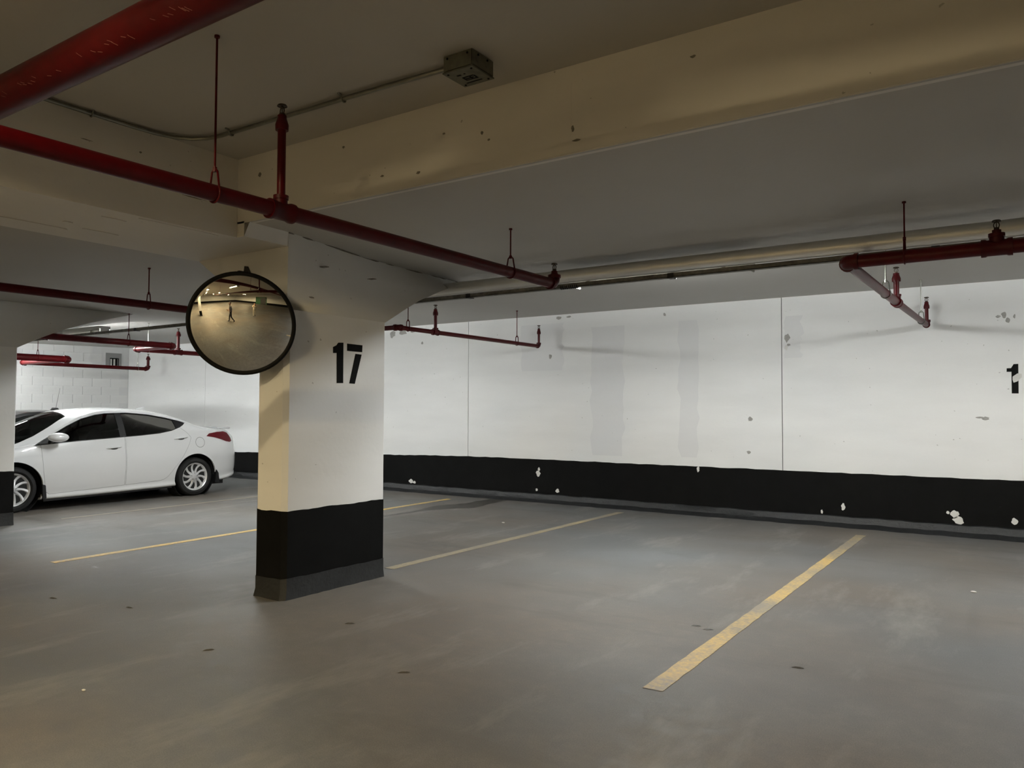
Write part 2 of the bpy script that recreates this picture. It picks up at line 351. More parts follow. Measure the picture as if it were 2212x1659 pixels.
# end wall of painted block
wl = mk('wall_left', box(XL-.3, XL-.012, YBK, YW+.2, 0, 3.6), M['patch']); setp(wl, 'white painted block wall closing the far end', kind='structure')
bme = None; bw, bh = .445, .198
nb = 0
for r in range(15):
    off = (r % 2)*bw/2
    for c in range(13):
        y1 = YW-.002-c*bw-off*1.0; y0 = y1-bw+.006
        if c == 0 and off: 
            pass
        z0 = .02+r*bh
        if 9.98 < y1 and y0 < 10.45 and z0+bh > 2.48 and z0 < 2.84: continue
        if bme is None:
            o = mk('block', box(XL-.014, XL, 0, bw-.006, 0, bh-.005), M['white'], wl, bev=.003); bme = o
            o.location = (0, y0, z0)
        else:
            o = bme.copy(); COL.objects.link(o); o.parent = wl; o.location = (0, y0, z0)
mk('black_band', box(XL-.02, XL+.006, YBK, YW, 0, .62), M['black'], wl)
# louvre opening high in the end wall
vt = empty('wall_vent', (XL, 10.22, 2.5)); setp(vt, 'small grey framed vent high on the far block wall', 'vent')
mk('vent_frame', join(box(XL-.02, XL+.015, 10.03, 10.12, 2.46, 2.83), box(XL-.02, XL+.015, 10.35, 10.41, 2.46, 2.83), box(XL-.02, XL+.015, 10.12, 10.35, 2.71, 2.83), box(XL-.02, XL+.015, 10.12, 10.35, 2.46, 2.50)), plain('grey_vent_render', (.27, .27, .27), .8), vt)
mk('vent_opening', box(XL-.011, XL-.004, 10.12, 10.35, 2.5, 2.71), M['ink'], vt)
for yy in (10.155, 10.235): mk('vent_bar', box(XL-.006, XL+.008, yy-.018, yy+.02, 2.5, 2.685), M['chipw'], vt)
mk('vent_bar', box(XL-.006, XL+.008, 10.31, 10.325, 2.5, 2.69), plain('grey_bar', (.2, .2, .2), .6), vt)
# walls behind and beside the camera
for nm, bx in (('wall_rear', box(XL, XRT, YBK-.3, YBK, 0, 3.6)), ('wall_right', box(XRT, XRT+.3, YBK, YW+.2, 0, 3.6))):
    o = mk(nm, bx, M['white']); setp(o, 'white painted wall behind the camera' if nm == 'wall_rear' else 'white painted wall to the right of the aisle', kind='structure')
    mk('black_band', box(XL, XRT, YBK, YBK+.01, 0, .7) if nm == 'wall_rear' else box(XRT-.01, XRT, YBK, YW, 0, .7), M['black'], o)
d = mk('door_1', box(XRT-.06, XRT-.005, -9.5, -5.0, 0, 2.6), M['green']); setp(d, 'green steel door in the right-hand wall', kind='structure')
mk('door_leaf', box(XRT-.1, XRT-.05, -7.4, -5.3, 0, 2.3), M['trim'], d); mk('handle', box(XRT-.14, XRT-.1, -5.5, -5.42, .95, 1.1), M['emt'], d)

# ------------------------------------------------------------------ concrete pillar with flared capital
PX0, PX1, PY0, PY1, CH = -5.12, -4.77, 3.95, 5.04, .035
def oct_(e): return [(PX0-e, PY0-e+CH), (PX0-e+CH, PY0-e), (PX1+e-CH, PY0-e), (PX1+e, PY0-e+CH), (PX1+e, PY1+e-CH*.3), (PX1+e-CH*.3, PY1+e), (PX0-e+CH*.3, PY1+e), (PX0-e, PY1+e-CH*.3)]
def ring(e, z0, z1): return prism(oct_(e), lambda a, b: (a, b, z0), lambda a, b: (a, b, z1))
def pillar(digits=True):
    p = empty('concrete_pillar', ((PX0+PX1)/2, (PY0+PY1)/2, 0))
    mk('shaft', ring(0, 0, 2.23), M['white'], p)
    rng = random.Random(2)
    P = oct_(.003); out = []
    pts = []
    for i in range(8):
        a, b = P[i], P[(i+1) % 8]; L = math.hypot(b[0]-a[0], b[1]-a[1]); k = max(1, int(L/.05))
        pts += [(a[0]+(b[0]-a[0])*t/k, a[1]+(b[1]-a[1])*t/k) for t in range(k)]
    n = len(pts); V = [(x, y, .10) for x, y in pts]+[(x, y, .675+rng.uniform(-.005, .004)) for x, y in pts]
    mk('black_band', (V, [(i, (i+1) % n, n+(i+1) % n, n+i) for i in range(n)]), M['black'], p)
    P = oct_(.006); pts = []
    for i in range(8):
        a, b = P[i], P[(i+1) % 8]; L = math.hypot(b[0]-a[0], b[1]-a[1]); k = max(1, int(L/.06))
        pts += [(a[0]+(b[0]-a[0])*t/k, a[1]+(b[1]-a[1])*t/k) for t in range(k)]
    n = len(pts); cx, cy = (PX0+PX1)/2, (PY0+PY1)/2
    V = [(x+(.012 if x > cx else -.012)*rng.random(), y+(.014 if y > cy else -.014)*rng.random(), 0) for x, y in pts]+[(x, y, .06) for x, y in pts]+[(x, y, .16+rng.uniform(-.004, .004)) for x, y in pts]
    mk('base_coating', (V, [(k*n+i, k*n+(i+1) % n, (k+1)*n+(i+1) % n, (k+1)*n+i) for k in (0, 1) for i in range(n)]), M['coat'], p, smooth=35)
    # capital: flares left along the beam and away from the aisle, leaning back to the slab on the bay side
    T = [(-4.706, 3.5505, 2.815), (-4.762, 3.95, 2.826), (-4.872, 4.358, 2.834), (-5.106, 5.186, 2.854), (-5.246, 5.994, 2.874), (-5.372, 6.932, 2.897)]
    B = [(-4.77, 3.95, 2.23), (-4.77, 3.95, 2.23), (-4.77, 4.5, 2.23), (-4.77, 5.04, 2.23), (-4.80, 5.298, 2.362), (-4.87, 5.602, 2.498), (-5.0, 6.07, 2.658)]
    T = [T[0], T[1], T[2], T[3], (-5.18, 5.6, 2.865), (-5.28, 6.25, 2.88), (-5.34, 6.68, 2.89), T[5]]
    B = B+[(-5.33, 6.88, 2.885)]
    B[0] = (-4.77, 3.5505, 2.717)
    B[1] = (-4.77, 3.95, 2.717)
    Bl = [(-5.12, 3.95, 2.23)]
    V = []; F = []
    n = len(T); N = 6
    Bm = [(-4.77, 3.5505, 2.717), (-4.77, 3.95, 2.23), (-4.77, 4.5, 2.23), (-4.77, 5.04, 2.23), (-4.80, 5.298, 2.362), (-4.87, 5.602, 2.498), (-5.0, 6.07, 2.658), (-5.36, 6.9, 2.89)]
    Bm[0] = (-4.77, 3.95, 2.55)
    for i in range(n):
        a, b = Vector(Bm[i]), Vector(T[i])
        for k in range(N+1): V.append(tuple(a.lerp(b, k/N)))
    for i in range(1, n-1):
        for k in range(N): F.append((i*(N+1)+k, (i+1)*(N+1)+k, (i+1)*(N+1)+k+1, i*(N+1)+k+1))
    k0 = len(V)
    # front face on the aisle side, left flare and the curved back, down to the shaft
    V += [(-4.77, 3.95, 2.23), (-4.77, 3.95, 2.717), (-4.762, 3.95, 2.826), (-5.91, 3.95, 2.717), (-5.12, 3.95, 2.23), (-5.50, 3.95, 2.455),
          (-4.77, 3.5505, 2.717), (-4.706, 3.5505, 2.815), (-5.12, 5.04, 2.23), (-5.91, 5.04, 2.717), (-5.91, 6.9, 2.89), (-5.5, 6.07, 2.658), (-5.2, 5.602, 2.498), (-5.14, 5.298, 2.362)]
    a = k0
    F += [(a, a+1, a+3, a+5, a+4), (a, a+2, a+1), (a+6, a+1, a+2, a+7), (a+4, a+5, a+3, a+9, a+8)]
    R = [3, 4, 5, 6, 7]; Lf = [a+8, a+13, a+12, a+11, a+10]
    for q in range(4): F.append((R[q]*(N+1), R[q+1]*(N+1), Lf[q+1], Lf[q]))
    F += [(a+8, a+9, a+10, a+11, a+12, a+13)]
    cap = mk('capital', (V, F), M['white'], p, smooth=25)
    if digits:
        rg = random.Random(9); L = []
        for i in range(1, len(T)-1):
            for k in range(5):
                q = Vector(T[i]).lerp(Vector(T[i+1]), k/5); L.append(q+Vector((rg.uniform(-.004, .004), 0, -.002-rg.uniform(0, .004))))
        mk('joint_crack', sweep(L, [rg.choice((.001, .002, .004, .007, .010)) for _ in L], 6), M['crack'], cap)
        for i, (y, z) in enumerate(((4.35, 2.62), (4.9, 2.60), (4.2, 2.35))): mk('scuff', prism(blob(y, z, .04, .006, 8, .5, 300+i), lambda a, b: (-4.774, a, b), lambda a, b: (-4.83, a, b)), M['crack'], cap)
    if digits:
        X = PX1
        for nm, polys in (('stencil_digit', [[(4.425, 1.969), (4.462, 1.986), (4.482, 2.009), (4.538, 2.013), (4.54, 1.677), (4.47, 1.675), (4.466, 1.923), (4.426, 1.92)]]),
                          ('stencil_digit', [[(4.581, 2.009), (4.758, 2.007), (4.755, 1.948), (4.582, 1.948)], [(4.678, 1.929), (4.749, 1.927), (4.673, 1.675), (4.611, 1.677)]])):
            mk(nm, join(*[prism(q, lambda a, b: (X-.001, a, b), lambda a, b: (X+.003, a, b)) for q in polys]), M['ink'], p)
    return p
p1 = pillar(); setp(p1, 'white concrete pillar stencilled 17 carrying the round convex mirror', 'pillar', 'garage pillars')
p2 = p1.copy(); COL.objects.link(p2)
for ch in p1.children:
    if ch.name.startswith('stencil'): continue
    c = ch.copy(); COL.objects.link(c); adopt(c, p2, ch)
p2.location = p1.location+Vector((-5.887, -.45, 0)); p2['label'] = 'white pillar cut by the left picture edge in front of the white car'
p3 = p1.copy(); COL.objects.link(p3)
for ch in p1.children:
    if ch.name.startswith('stencil') or ch.name.startswith('capital'): continue
    c = ch.copy(); COL.objects.link(c); adopt(c, p3, ch)
p3.location = (-5.35, -4.5, 0); p3['label'] = 'pillar behind the camera seen only in the round mirror'
mk('shaft_extension', box(-5.525, -5.175, -5.045, -3.955, 2.2, 2.75), M['white'], p3)
# dropped beam along the pillar line
bmx = mk('concrete_beam', join(box(-5.91, -4.85, YBK, 3.551, 2.717, 3.35), box(-5.91, -4.77, 3.55, 3.96, 2.717, 2.83)), M['cream'], smooth=None)
setp(bmx, 'dropped concrete beam running over the pillar at upper left', 'beam')
for i, (y, z, ry, rz) in enumerate([(2.6, 3.06, .09, .003), (3.2, 2.93, .12, .004), (3.42, 3.05, .012, .012), (2.45, 3.12, .05, .004), (3.3, 3.0, .04, .005), (2.8, 3.14, .012, .010)]):
    mk('pit', prism(blob(y, z, ry, rz, 12, .6, 70+i), lambda a, b: (-4.8488, a, b), lambda a, b: (-4.852, a, b)), M['crack'], bmx)
for i, (x, y, rx, ry) in enumerate([(-5.62, 2.5, .02, .30), (-5.5, 2.9, .015, .16), (-5.05, 2.75, .012, .12), (-4.9, 3.1, .02, .35), (-5.4, 2.62, .02, .04)]):
    mk('plaster_crease', prism(blob(x, y, rx, ry, 12, .5, 90+i), lambda a, b: (a, b, 2.7165), lambda a, b: (a, b, 2.7115)), M['cream'], bmx, smooth=60)

# ------------------------------------------------------------------ painted lines and marks on the floor
def stripe(x0, y0, x1, y1, wd, mat, label, seed, fade=0.0):
    rng = random.Random(seed); n = 60; A, B = [], []
    for i in range(n+1):
        t = i/n; x, y = x0+(x1-x0)*t, y0+(y1-y0)*t; q = wd/2*(1-.12*rng.random())
        A.append((x-q, y+rng.uniform(-.01, .01)*(i in (0, n)))); B.append((x+q, y+rng.uniform(-.01, .01)*(i in (0, n))))
    V = [(x, y, .003) for x, y in A]+[(x, y, .003) for x, y in B]
    V += [(x, y, .0) for x, y in A]+[(x, y, .0) for x, y in B]; k = n+1
    F = [(i, i+1, k+i+1, k+i) for i in range(n)]+[(i, 2*k+i, 2*k+i+1, i+1) for i in range(n)]+[(k+i, k+i+1, 3*k+i+1, 3*k+i) for i in range(n)]
    o = mk('parking_line', (V, F), mat); setp(o, label, 'parking line', 'yellow parking lines')
stripe(-1.685, 3.80, -1.745, 9.92, .115, M['line'], 'worn yellow parking line nearest the camera, at the right', 11)
stripe(-4.95, 5.30, -4.985, 10.15, .105, M['line2'], 'pale faded parking line just right of the numbered pillar', 12)
stripe(-7.74, 3.68, -8.04, 10.03, .10, M['line1'], 'thin yellow parking line passing behind the numbered pillar', 13)
stripe(-10.72, 5.2, -10.93, 10.0, .06, M['line3'], 'faint parking line beside the white car', 14)
st = [(-7.47, 6.9), (-7.47, 7.9), (-7.5, 8.6), (-7.62, 9.2), (-7.45, 9.7), (-7.5, 10.4), (-7.2, 10.46), (-7.08, 9.75), (-6.98, 9.3), (-7.25, 9.05), (-7.38, 8.6), (-7.42, 7.9), (-7.42, 6.9)]
pts = []
for i in range(len(st)):
    a, b = st[i], st[(i+1) % len(st)]
    for k in range(5): pts.append((a[0]+(b[0]-a[0])*k/5+random.uniform(-.03, .03), a[1]+(b[1]-a[1])*k/5+random.uniform(-.03, .03)))
o = mk('floor_stain', (lambda r: ([(p.x, p.y, .0015) for p in r[0]], r[2]))(delaunay_2d_cdt([Vector(p) for p in pts], [], [list(range(len(pts)))], 1, 1e-5)), M['stain'], fl)
for i, (x, y, rr) in enumerate([(-4.098, 2.121, .011), (-5.75, 8.3, .02), (-.45, 7.32, .018)]):
    o = mk('litter_scrap', ball((x, y, rr*.35), rr, 8, 6, (1.3, .8, .38)), M['chipw']); setp(o, ['small white scrap on the floor at lower left', 'tiny white scrap between the bay lines by the pillar', 'tiny pale scrap on the floor near the right edge'][i], 'litter', 'scraps on the floor')
for i, (x, y, a) in enumerate([(-1.94, 5.096, .4), (-1.84, 5.06, .3), (-6.28, 3.0, .2), (-5.53, 3.18, .1), (-2.93, 3.27, .6), (-4.17, 2.9, .9), (-1.15, 4.6, .2), (-3.9, 3.8, .5)]):
    ca, sa = math.cos(a), math.sin(a)
    V = [(x+ca*u*.035-sa*v*.009, y+sa*u*.035+ca*v*.009, .002+.006*(1-u*u)*(v == 0)) for u in (-1, -.4, .4, 1) for v in (-1, 0, 1)]
    o = mk('leaf_scrap', (V, [(i2*3+j, i2*3+j+1, i2*3+j+4, i2*3+j+3) for i2 in range(3) for j in range(2)]), M['stain'])
    setp(o, 'tiny dark scrap on the floor '+['left of the near yellow line, farther of two', 'left of the near yellow line, nearer of two', 'at the far left', 'between the left edge and the pillar', 'in the foreground below the pillar', 'below and left of the pillar', 'right of the near end of the near yellow line', 'in the middle of the bay'][i], 'litter', 'dark scraps on the floor')

# ------------------------------------------------------------------ ceiling conduit and junction box
cd = empty('conduit', (-4.8, 2.5, 3.27)); setp(cd, 'thin steel conduit bending along the aisle ceiling to the junction box', 'conduit')
pts = [(-4.795, -2, 3.272), (-4.795, 2.0, 3.272), (-4.795, 2.72, 3.272), (-4.785, 2.85, 3.272), (-4.75, 2.97, 3.272), (-4.68, 3.06, 3.272), (-4.58, 3.11, 3.272), (-4.45, 3.13, 3.272), (-4.3, 3.135, 3.272), (-3.3, 3.15, 3.272), (-2.55, 3.175, 3.272)]
mk('conduit_tube', sweep(pts, .0135, 12), M['emt'], cd, smooth=60)
for x, y, dx in ((-4.36, 3.134, 1), (-3.33, 3.149, 1), (-4.795, 2.45, 0)):
    V, F = sweep([(x+(0 if dx else s), y+(s if dx else 0), z) for s, z in ((-.045, 3.29), (-.02, 3.286), (-.017, 3.27), (-.010, 3.256), (0, 3.253), (.010, 3.256), (.017, 3.27), (.017, 3.29))], .006, 6)
    mk('strap', (V, F), M['emt'], cd, smooth=50)
jb = empty('junction_box', (-2.44, 3.2, 3.294)); setp(jb, 'square steel junction box with marker writing on the aisle ceiling', 'junction box')
bx0, bx1, by0, by1, bz = -2.535, -2.345, 3.09, 3.28, 3.20
mk('box_body', box(bx0, bx1, by0, by1, bz+.006, 3.295), M['box'], jb, bev=.006)
cv = mk('cover', box(bx0-.003, bx1+.003, by0-.003, by1+.003, bz, bz+.007), M['box'], jb, bev=.002)
for sx, sy in ((.02, .02), (.17, .02), (.02, .17), (.17, .17)): mk('screw', cyl((bx0+sx, by0+sy, bz+.001), (bx0+sx, by0+sy, bz-.003), .006, 8), M['ink'], cv)
for y0, y1, x0, x1 in ((.05, .062, .05, .075), (.05, .058, .095, .105), (.085, .093, .06, .13), (.085, .125, .06, .068), (.105, .112, .07, .12), (.12, .128, .06, .135), (.09, .125, .10, .108), (.09, .13, .128, .136), (.15, .158, .04, .14)):
    mk('marker_stroke', box(bx0+x0, bx0+x1, by0+y0, by0+y1, bz-.0012, bz+.001), M['ink'], cv)
for yy in (.05, .13): mk('knockout', join(*[cyl((bx1-.001, by0+yy, 3.25), (bx1+.002, by0+yy, 3.25), .016, 14)]), M['box'], jb)
for a in (.03, .16): mk('hole', cyl((bx0+a, by0-.004, 3.275), (bx0+a, by0+.002, 3.275), .006, 8), M['ink'], jb)
for a in (.05, .13): mk('hole', cyl((bx1-.002, by0+a, 3.275), (bx1+.004, by0+a, 3.275), .006, 8), M['ink'], jb)

# ------------------------------------------------------------------ red sprinkler pipework
def unit(a, b): return (Vector(b)-Vector(a)).normalized()
def ring_fit(p, d, half, r, lip=.008):
    p = Vector(p); d = Vector(d).normalized()
    return lathe([(r*.9, -half), (r+lip, -half), (r+lip, -half*.72), (r+lip*.3, -half*.6), (r+lip*.3, half*.6), (r+lip, half*.72), (r+lip, half), (r*.9, half)], p, d, 20)
def head(root, p, mat='head'):
    x, y, z = p
    h = mk('sprinkler_head', join(cyl((x, y, z), (x, y, z+.018), .017, 6), sweep([(x-.012, y, z+.018), (x-.016, y, z+.032), (x-.013, y, z+.045), (x-.003, y, z+.055)], .0035, 6),
         sweep([(x+.012, y, z+.018), (x+.016, y, z+.032), (x+.013, y, z+.045), (x+.003, y, z+.055)], .0035, 6), cyl((x, y, z+.018), (x, y, z+.05), .003, 6), cyl((x, y, z+.05), (x, y, z+.062), .006, 8)), M[mat], root, smooth=40)
    V, F = lathe([(.004, .058), (.022, .061), (.027, .056), (.027, .059), (.022, .065), (.004, .066)], (x, y, z), (0, 0, 1), 16)
    mk('deflector', (V, F), M[mat], h, smooth=40)
def riser(root, p, ztop, r):
    x, y, z = p
    mk('riser', cyl((x, y, z), (x, y, ztop-.11), r, 16), M['red'], root, smooth=40)
    mk('reducer', lathe([(r*.9, -.005), (r*1.55, -.005), (r*1.6, .025), (r*1.25, .05), (r*1.1, .06), (r*1.1, .075), (r*.6, .078)], (x, y, ztop-.135), (0, 0, 1), 18), M['redd'], root, smooth=35)
    head(root, (x, y, ztop-.066))
def tee(root, p, d, r, rb, upd=(0, 0, 1)):
    mk('tee_fitting', join(ring_fit(p, d, r*1.9, r+.004), lathe([(rb+.012, 0), (rb+.012, r*1.5), (rb+.017, r*1.5), (rb+.017, r*2.0), (rb*.9, r*2.0)], p, upd, 18)), M['redd'], root, smooth=35)
def elbow(root, p, d1, d2, r):
    p = Vector(p); d1, d2 = Vector(d1).normalized(), Vector(d2).normalized(); k = r*1.5
    a, b = p+d1*k, p+d2*k; pts = []
    for i in range(9):
        t = i/8; pts.append(a*(1-t)**2+p*2*t*(1-t)+b*t*t)
    mk('elbow', join(sweep(pts, r*1.16, 18), cyl(a-d1*.012, a+d1*.014, r*1.32, 18), cyl(b-d2*.012, b+d2*.014, r*1.32, 18)), M['redd'], root, smooth=40)
def hanger(root, p, r, d, mat='red', rr=.0055):
    x, y, z = p; d = Vector(d).normalized(); s = Vector((d.y, -d.x, 0)).normalized(); P = Vector(p); zt = 3.294 if (y < 3.55 and x > -4.85) else (2.815 if y < 3.55 else zc(y))
    top = r+.075
    h = mk('hanger_rod', join(cyl((x, y, z+top-.01), (x, y, zt), rr, 8), cyl((x, y, z+top-.012), (x, y, z+top+.012), rr*2.0, 6), cyl((x, y, zt-.012), (x, y, zt), rr*2.4, 8)), M[mat], root, smooth=40)
    pts = [P+s*math.sin(t)*(r+.004)+Vector((0, 0, -math.cos(t)*(r+.004))) for t in [math.pi*2*.36*(i/8-1)+0 for i in range(8)]]
    L = []
    for i in range(17):
        t = -2.2+4.4*i/16; L.append(P+s*math.sin(t)*(r+.004)+Vector((0, 0, -math.cos(t)*(r+.004))))
    L = [P+s*(-.010)+Vector((0, 0, top)), P+s*(-.022)+Vector((0, 0, top-.012))]+L+[P+s*.022+Vector((0, 0, top-.012)), P+s*.010+Vector((0, 0, top)), P+s*(-.010)+Vector((0, 0, top))]
    mk('hanger_ring', sweep(L, .0055, 6), M[mat], h, smooth=60)
def run(root, a, b, r): mk('pipe', cyl(a, b, r, 24), M['red'], root, smooth=40)
# the big main over the aisle
r = empty('sprinkler_main', (-3, 1.645, 2.93)); setp(r, 'thick red sprinkler main crossing the upper left corner', 'pipe', 'red sprinkler pipes')
run(r, (-12, 1.645, 2.93), (9, 1.645, 2.93), .083)
rng = random.Random(4); 
for i in range(26):
    x = -3.95+1.6*rng.random(); t = -1.05+.35*rng.random(); L = .02+.05*rng.random()
    pts = [(x+.012*q, 1.645+.0832*math.sin(t+L*8*q*.25), 2.93-.0832*math.cos(t+L*8*q*.25)) for q in (-1, -.3, .3, 1)]
    mk('scratch', sweep(pts, .0011, 4), plain('scratch_grey', (.24, .10, .08), .6) if i == 0 else bpy.data.materials['scratch_grey'], r)
hanger(r, (-6.5, 1.645, 2.93), .083, (1, 0, 0)); hanger(r, (1.5, 1.645, 2.93), .083, (1, 0, 0))
# branch with riser in front of the slab edge
BX, Z = -3.316, 2.51
r = empty('sprinkler_branch', (BX, 2.5, Z)); setp(r, 'long red sprinkler branch passing in front of the pillar, nearest the camera', 'pipe', 'red sprinkler pipes')
run(r, (BX, -3, Z), (BX, 5.47, Z), .0415)
tee(r, (BX-.005, 2.70, Z), (0, 1, 0), .0415, .023); riser(r, (BX-.005, 2.70, Z+.02), 3.085, .022)
hanger(r, (BX, 2.294, Z), .0415, (0, 1, 0)); hanger(r, (BX, 4.87, Z), .0415, (0, 1, 0)); hanger(r, (BX, -1.2, Z), .0415, (0, 1, 0))
elbow(r, (BX, 5.52, Z), (0, -1, 0), (0, 0, 1), .0405)
mk('reducer', lathe([(.038, 0), (.034, .02), (.026, .033), (.026, .047), (.012, .049)], (BX, 5.52, Z+.06), (0, 0, 1), 16), M['redd'], r, smooth=40); head(r, (BX, 5.52, Z+.107))
# middle line: runs in from the left behind the mirror, steps over behind the pillar, ends by the wall
Z = 2.47; r = empty('sprinkler_branch', (-7.15, 4, Z)); setp(r, 'red sprinkler branch running behind the mirror and pillar to the back wall', 'pipe', 'red sprinkler pipes')
run(r, (-7.15, -3, Z), (-7.15, 7.02, Z), .038); run(r, (-7.11, 7.06, Z), (-6.47, 7.06, Z), .03); run(r, (-6.47, 7.06, Z), (-6.47, 10.27, Z), .0285)
elbow(r, (-7.15, 7.06, Z), (0, -1, 0), (1, 0, 0), .036); elbow(r, (-6.47, 7.06, Z), (-1, 0, 0), (0, 1, 0), .031)
tee(r, (-6.47, 7.77, Z), (0, 1, 0), .0285, .022); riser(r, (-6.47, 7.77, Z), 2.83, .022)
elbow(r, (-6.47, 10.30, Z), (0, -1, 0), (0, 0, 1), .027); riser(r, (-6.47, 10.30, Z), 2.80, .019)
hanger(r, (-6.47, 7.24, Z), .0285, (0, 1, 0)); hanger(r, (-6.47, 9.68, Z), .0285, (0, 1, 0)); hanger(r, (-7.15, 4.24, Z), .038, (0, 1, 0)); hanger(r, (-7.15, 0, Z), .038, (0, 1, 0))
# right-hand line
Z = 2.495; r = empty('sprinkler_branch', (-1.085, 5.76, Z)); setp(r, 'red sprinkler pipe entering from the right edge and turning to the wall', 'pipe', 'red sprinkler pipes')
run(r, (6, 5.73, Z), (-1.045, 5.76, Z), .045); run(r, (-1.088, 5.81, Z), (-1.088, 8.10, Z), .037); run(r, (-1.088, 8.10, Z), (-1.075, 10.38, Z), .032)
elbow(r, (-1.088, 5.76, Z), (1, 0, 0), (0, 1, 0), .044)
tee(r, (-.195, 5.755, Z), (1, 0, 0), .045, .03); head(r, (-.195, 5.755, Z+.11))
mk('bushing', cyl((-.195, 5.755, Z+.06), (-.195, 5.755, Z+.112), .026, 14), M['redd'], r, smooth=40)
tee(r, (-1.088, 8.10, Z), (0, 1, 0), .037, .025); riser(r, (-1.088, 8.10, Z), 2.83, .0245)
elbow(r, (-1.075, 10.41, Z), (0, -1, 0), (0, 0, 1), .031); riser(r, (-1.075, 10.41, Z), 2.83, .02)
hanger(r, (-.72, 5.755, Z), .045, (1, 0, 0)); hanger(r, (-1.088, 7.47, Z), .037, (0, 1, 0), 'emt'); hanger(r, (-1.08, 9.92, Z), .032, (0, 1, 0), 'emt'); hanger(r, (3, 5.74, Z), .045, (1, 0, 0))
# line over the white car
Z = 2.45; r = empty('sprinkler_branch', (-11.2, 6, Z)); setp(r, 'red sprinkler pipe zigzagging above the white car', 'pipe', 'red sprinkler pipes')
run(r, (-11.17, -2, Z), (-11.21, 7.02, Z), .047); run(r, (-11.22, 7.08, Z), (-12.36, 7.12, Z), .042); run(r, (-12.37, 7.15, Z), (-12.40, 10.2, Z), .038)
elbow(r, (-11.215, 7.09, Z), (0, -1, 0), (-1, 0, 0), .046); elbow(r, (-12.37, 7.12, Z), (1, 0, 0), (0, 1, 0), .041)
tee(r, (-11.17, 4.905, Z), (0, 1, 0), .047, .03); head(r, (-11.17, 4.905, Z+.10))
tee(r, (-12.38, 7.9, Z), (0, 1, 0), .038, .026); riser(r, (-12.38, 7.9, Z), 2.87, .026)
hanger(r, (-11.2, 6.34, Z), .047, (0, 1, 0)); hanger(r, (-12.38, 7.35, Z), .038, (0, 1, 0), 'emt')
# far line
Z = 2.40; r = empty('sprinkler_branch', (-15.3, 7, Z)); setp(r, 'farthest red sprinkler pipe below the wall vent', 'pipe', 'red sprinkler pipes')
run(r, (-15.22, -2, Z), (-15.22, 7.4, Z), .062); run(r, (-15.25, 7.46, Z), (-17.1, 7.46, Z), .048); run(r, (-17.12, 7.5, Z), (-17.17, 10.17, Z), .04)
elbow(r, (-15.22, 7.46, Z), (0, -1, 0), (-1, 0, 0), .058); elbow(r, (-17.12, 7.46, Z), (1, 0, 0), (0, 1, 0), .045)
elbow(r, (-17.17, 10.2, Z), (0, -1, 0), (0, 0, 1), .04); riser(r, (-17.17, 10.2, Z), 2.75, .03)
hanger(r, (-17.17, 9.95, Z), .04, (0, 1, 0), 'emt'); hanger(r, (-15.22, 6.9, Z), .062, (0, 1, 0))

# ------------------------------------------------------------------ galvanised pipe, steel channel, tube lights behind it
g = empty('metal_pipe', (-2, 6.41, 2.74)); setp(g, 'shiny galvanised pipe hung below the bay ceiling', 'pipe')
xs = [-6.2, -2.84, .3, 3.5, 7]
for a, b in zip(xs[:-1], xs[1:]): mk('pipe_length', cyl((a+.002, 6.41, 2.742), (b-.002, 6.41, 2.742), .063, 32), M['galv'], g, smooth=40)
for x in xs[1:-1]: mk('pipe_coupling', cyl((x-.03, 6.41, 2.742), (x+.03, 6.41, 2.742), .0636, 32), M['galv'], g, smooth=40)
ch_ = empty('steel_channel', (-5, 6.46, 2.65)); setp(ch_, 'long dusty steel channel under the galvanised pipe hiding the tube lights', 'channel')
xs = [-18.6, -15.2, -12.0, -8.9, -5.8, -2.7, .4, 3.5, 7]
for a, b in zip(xs[:-1], xs[1:]):
    mk('channel_length', join(box(a, b, 6.435, 6.44, 2.638, 2.677), box(a, b, 6.435, 6.50, 2.638, 2.643), box(a, b, 6.495, 6.50, 2.638, 2.677)), M['galvd'], ch_)
for x in (-4.92, -2.67, -.6, 1.6, -8, -11.2, -14, -16.5):
    mk('clamp', box(x-.03, x+.03, 6.43, 6.507, 2.631, 2.678), M['trim'], ch_, bev=.003)
mk('flexible_conduit', join(*[lathe([(.012, -.008), (.024, -.004), (.024, .004), (.012, .008)], (-3.62+i*-.022, 6.455, 2.648), (1, 0, 0), 14) for i in range(9)]), M['trim'], ch_, smooth=40)
def tube_light(root, x0, x1, y, z, axis, mat, half_lit=False):
    if axis == 'x':
        mk('housing', join(box(x0, x1, y-.075, y+.10, z+.05, z+.09), box(x0, x1, y-.08, y-.072, z-.016, z+.09), box(x0, x1, y+.095, y+.102, z+.022, z+.09)), M['fixture'], root)
        for dy in (-.03, .05): mk('lamp_tube', cyl((x0+.05, y+dy, z), (x1-.05, y+dy, z), .013, 7), M[mat], root, smooth=40)
        for q in (x0+.02, x1-.02): mk('lamp_holder', box(q-.02, q+.02, y-.055, y+.085, z-.045, z+.05), M['fixture'], root, bev=.004)
    else:
        mk('housing', join(box(y-.13, y+.13, x0, x1, z+.05, z+.10), box(y-.138, y-.13, x0, x1, z-.025, z+.10), box(y+.13, y+.138, x0, x1, z-.025, z+.10), box(y-.13, y+.13, x0-.008, x0, z-.065, z+.10), box(y-.13, y+.13, x1, x1+.008, z-.065, z+.10)), M['fixture'], root)  # end plates deepened below the tubes to keep light off the slab edge
        for dy in (-.045, .045): mk('lamp_tube', cyl((y+dy, x0+.05, z), (y+dy, x1-.05, z), .013, 7), M['fixture' if half_lit and dy > 0 else mat], root, smooth=40)
        for q in (x0+.02, x1-.02): mk('lamp_holder', box(y-.075, y+.075, q-.02, q+.02, z-.022, z+.05), M['fixture'], root, bev=.004)
    return root
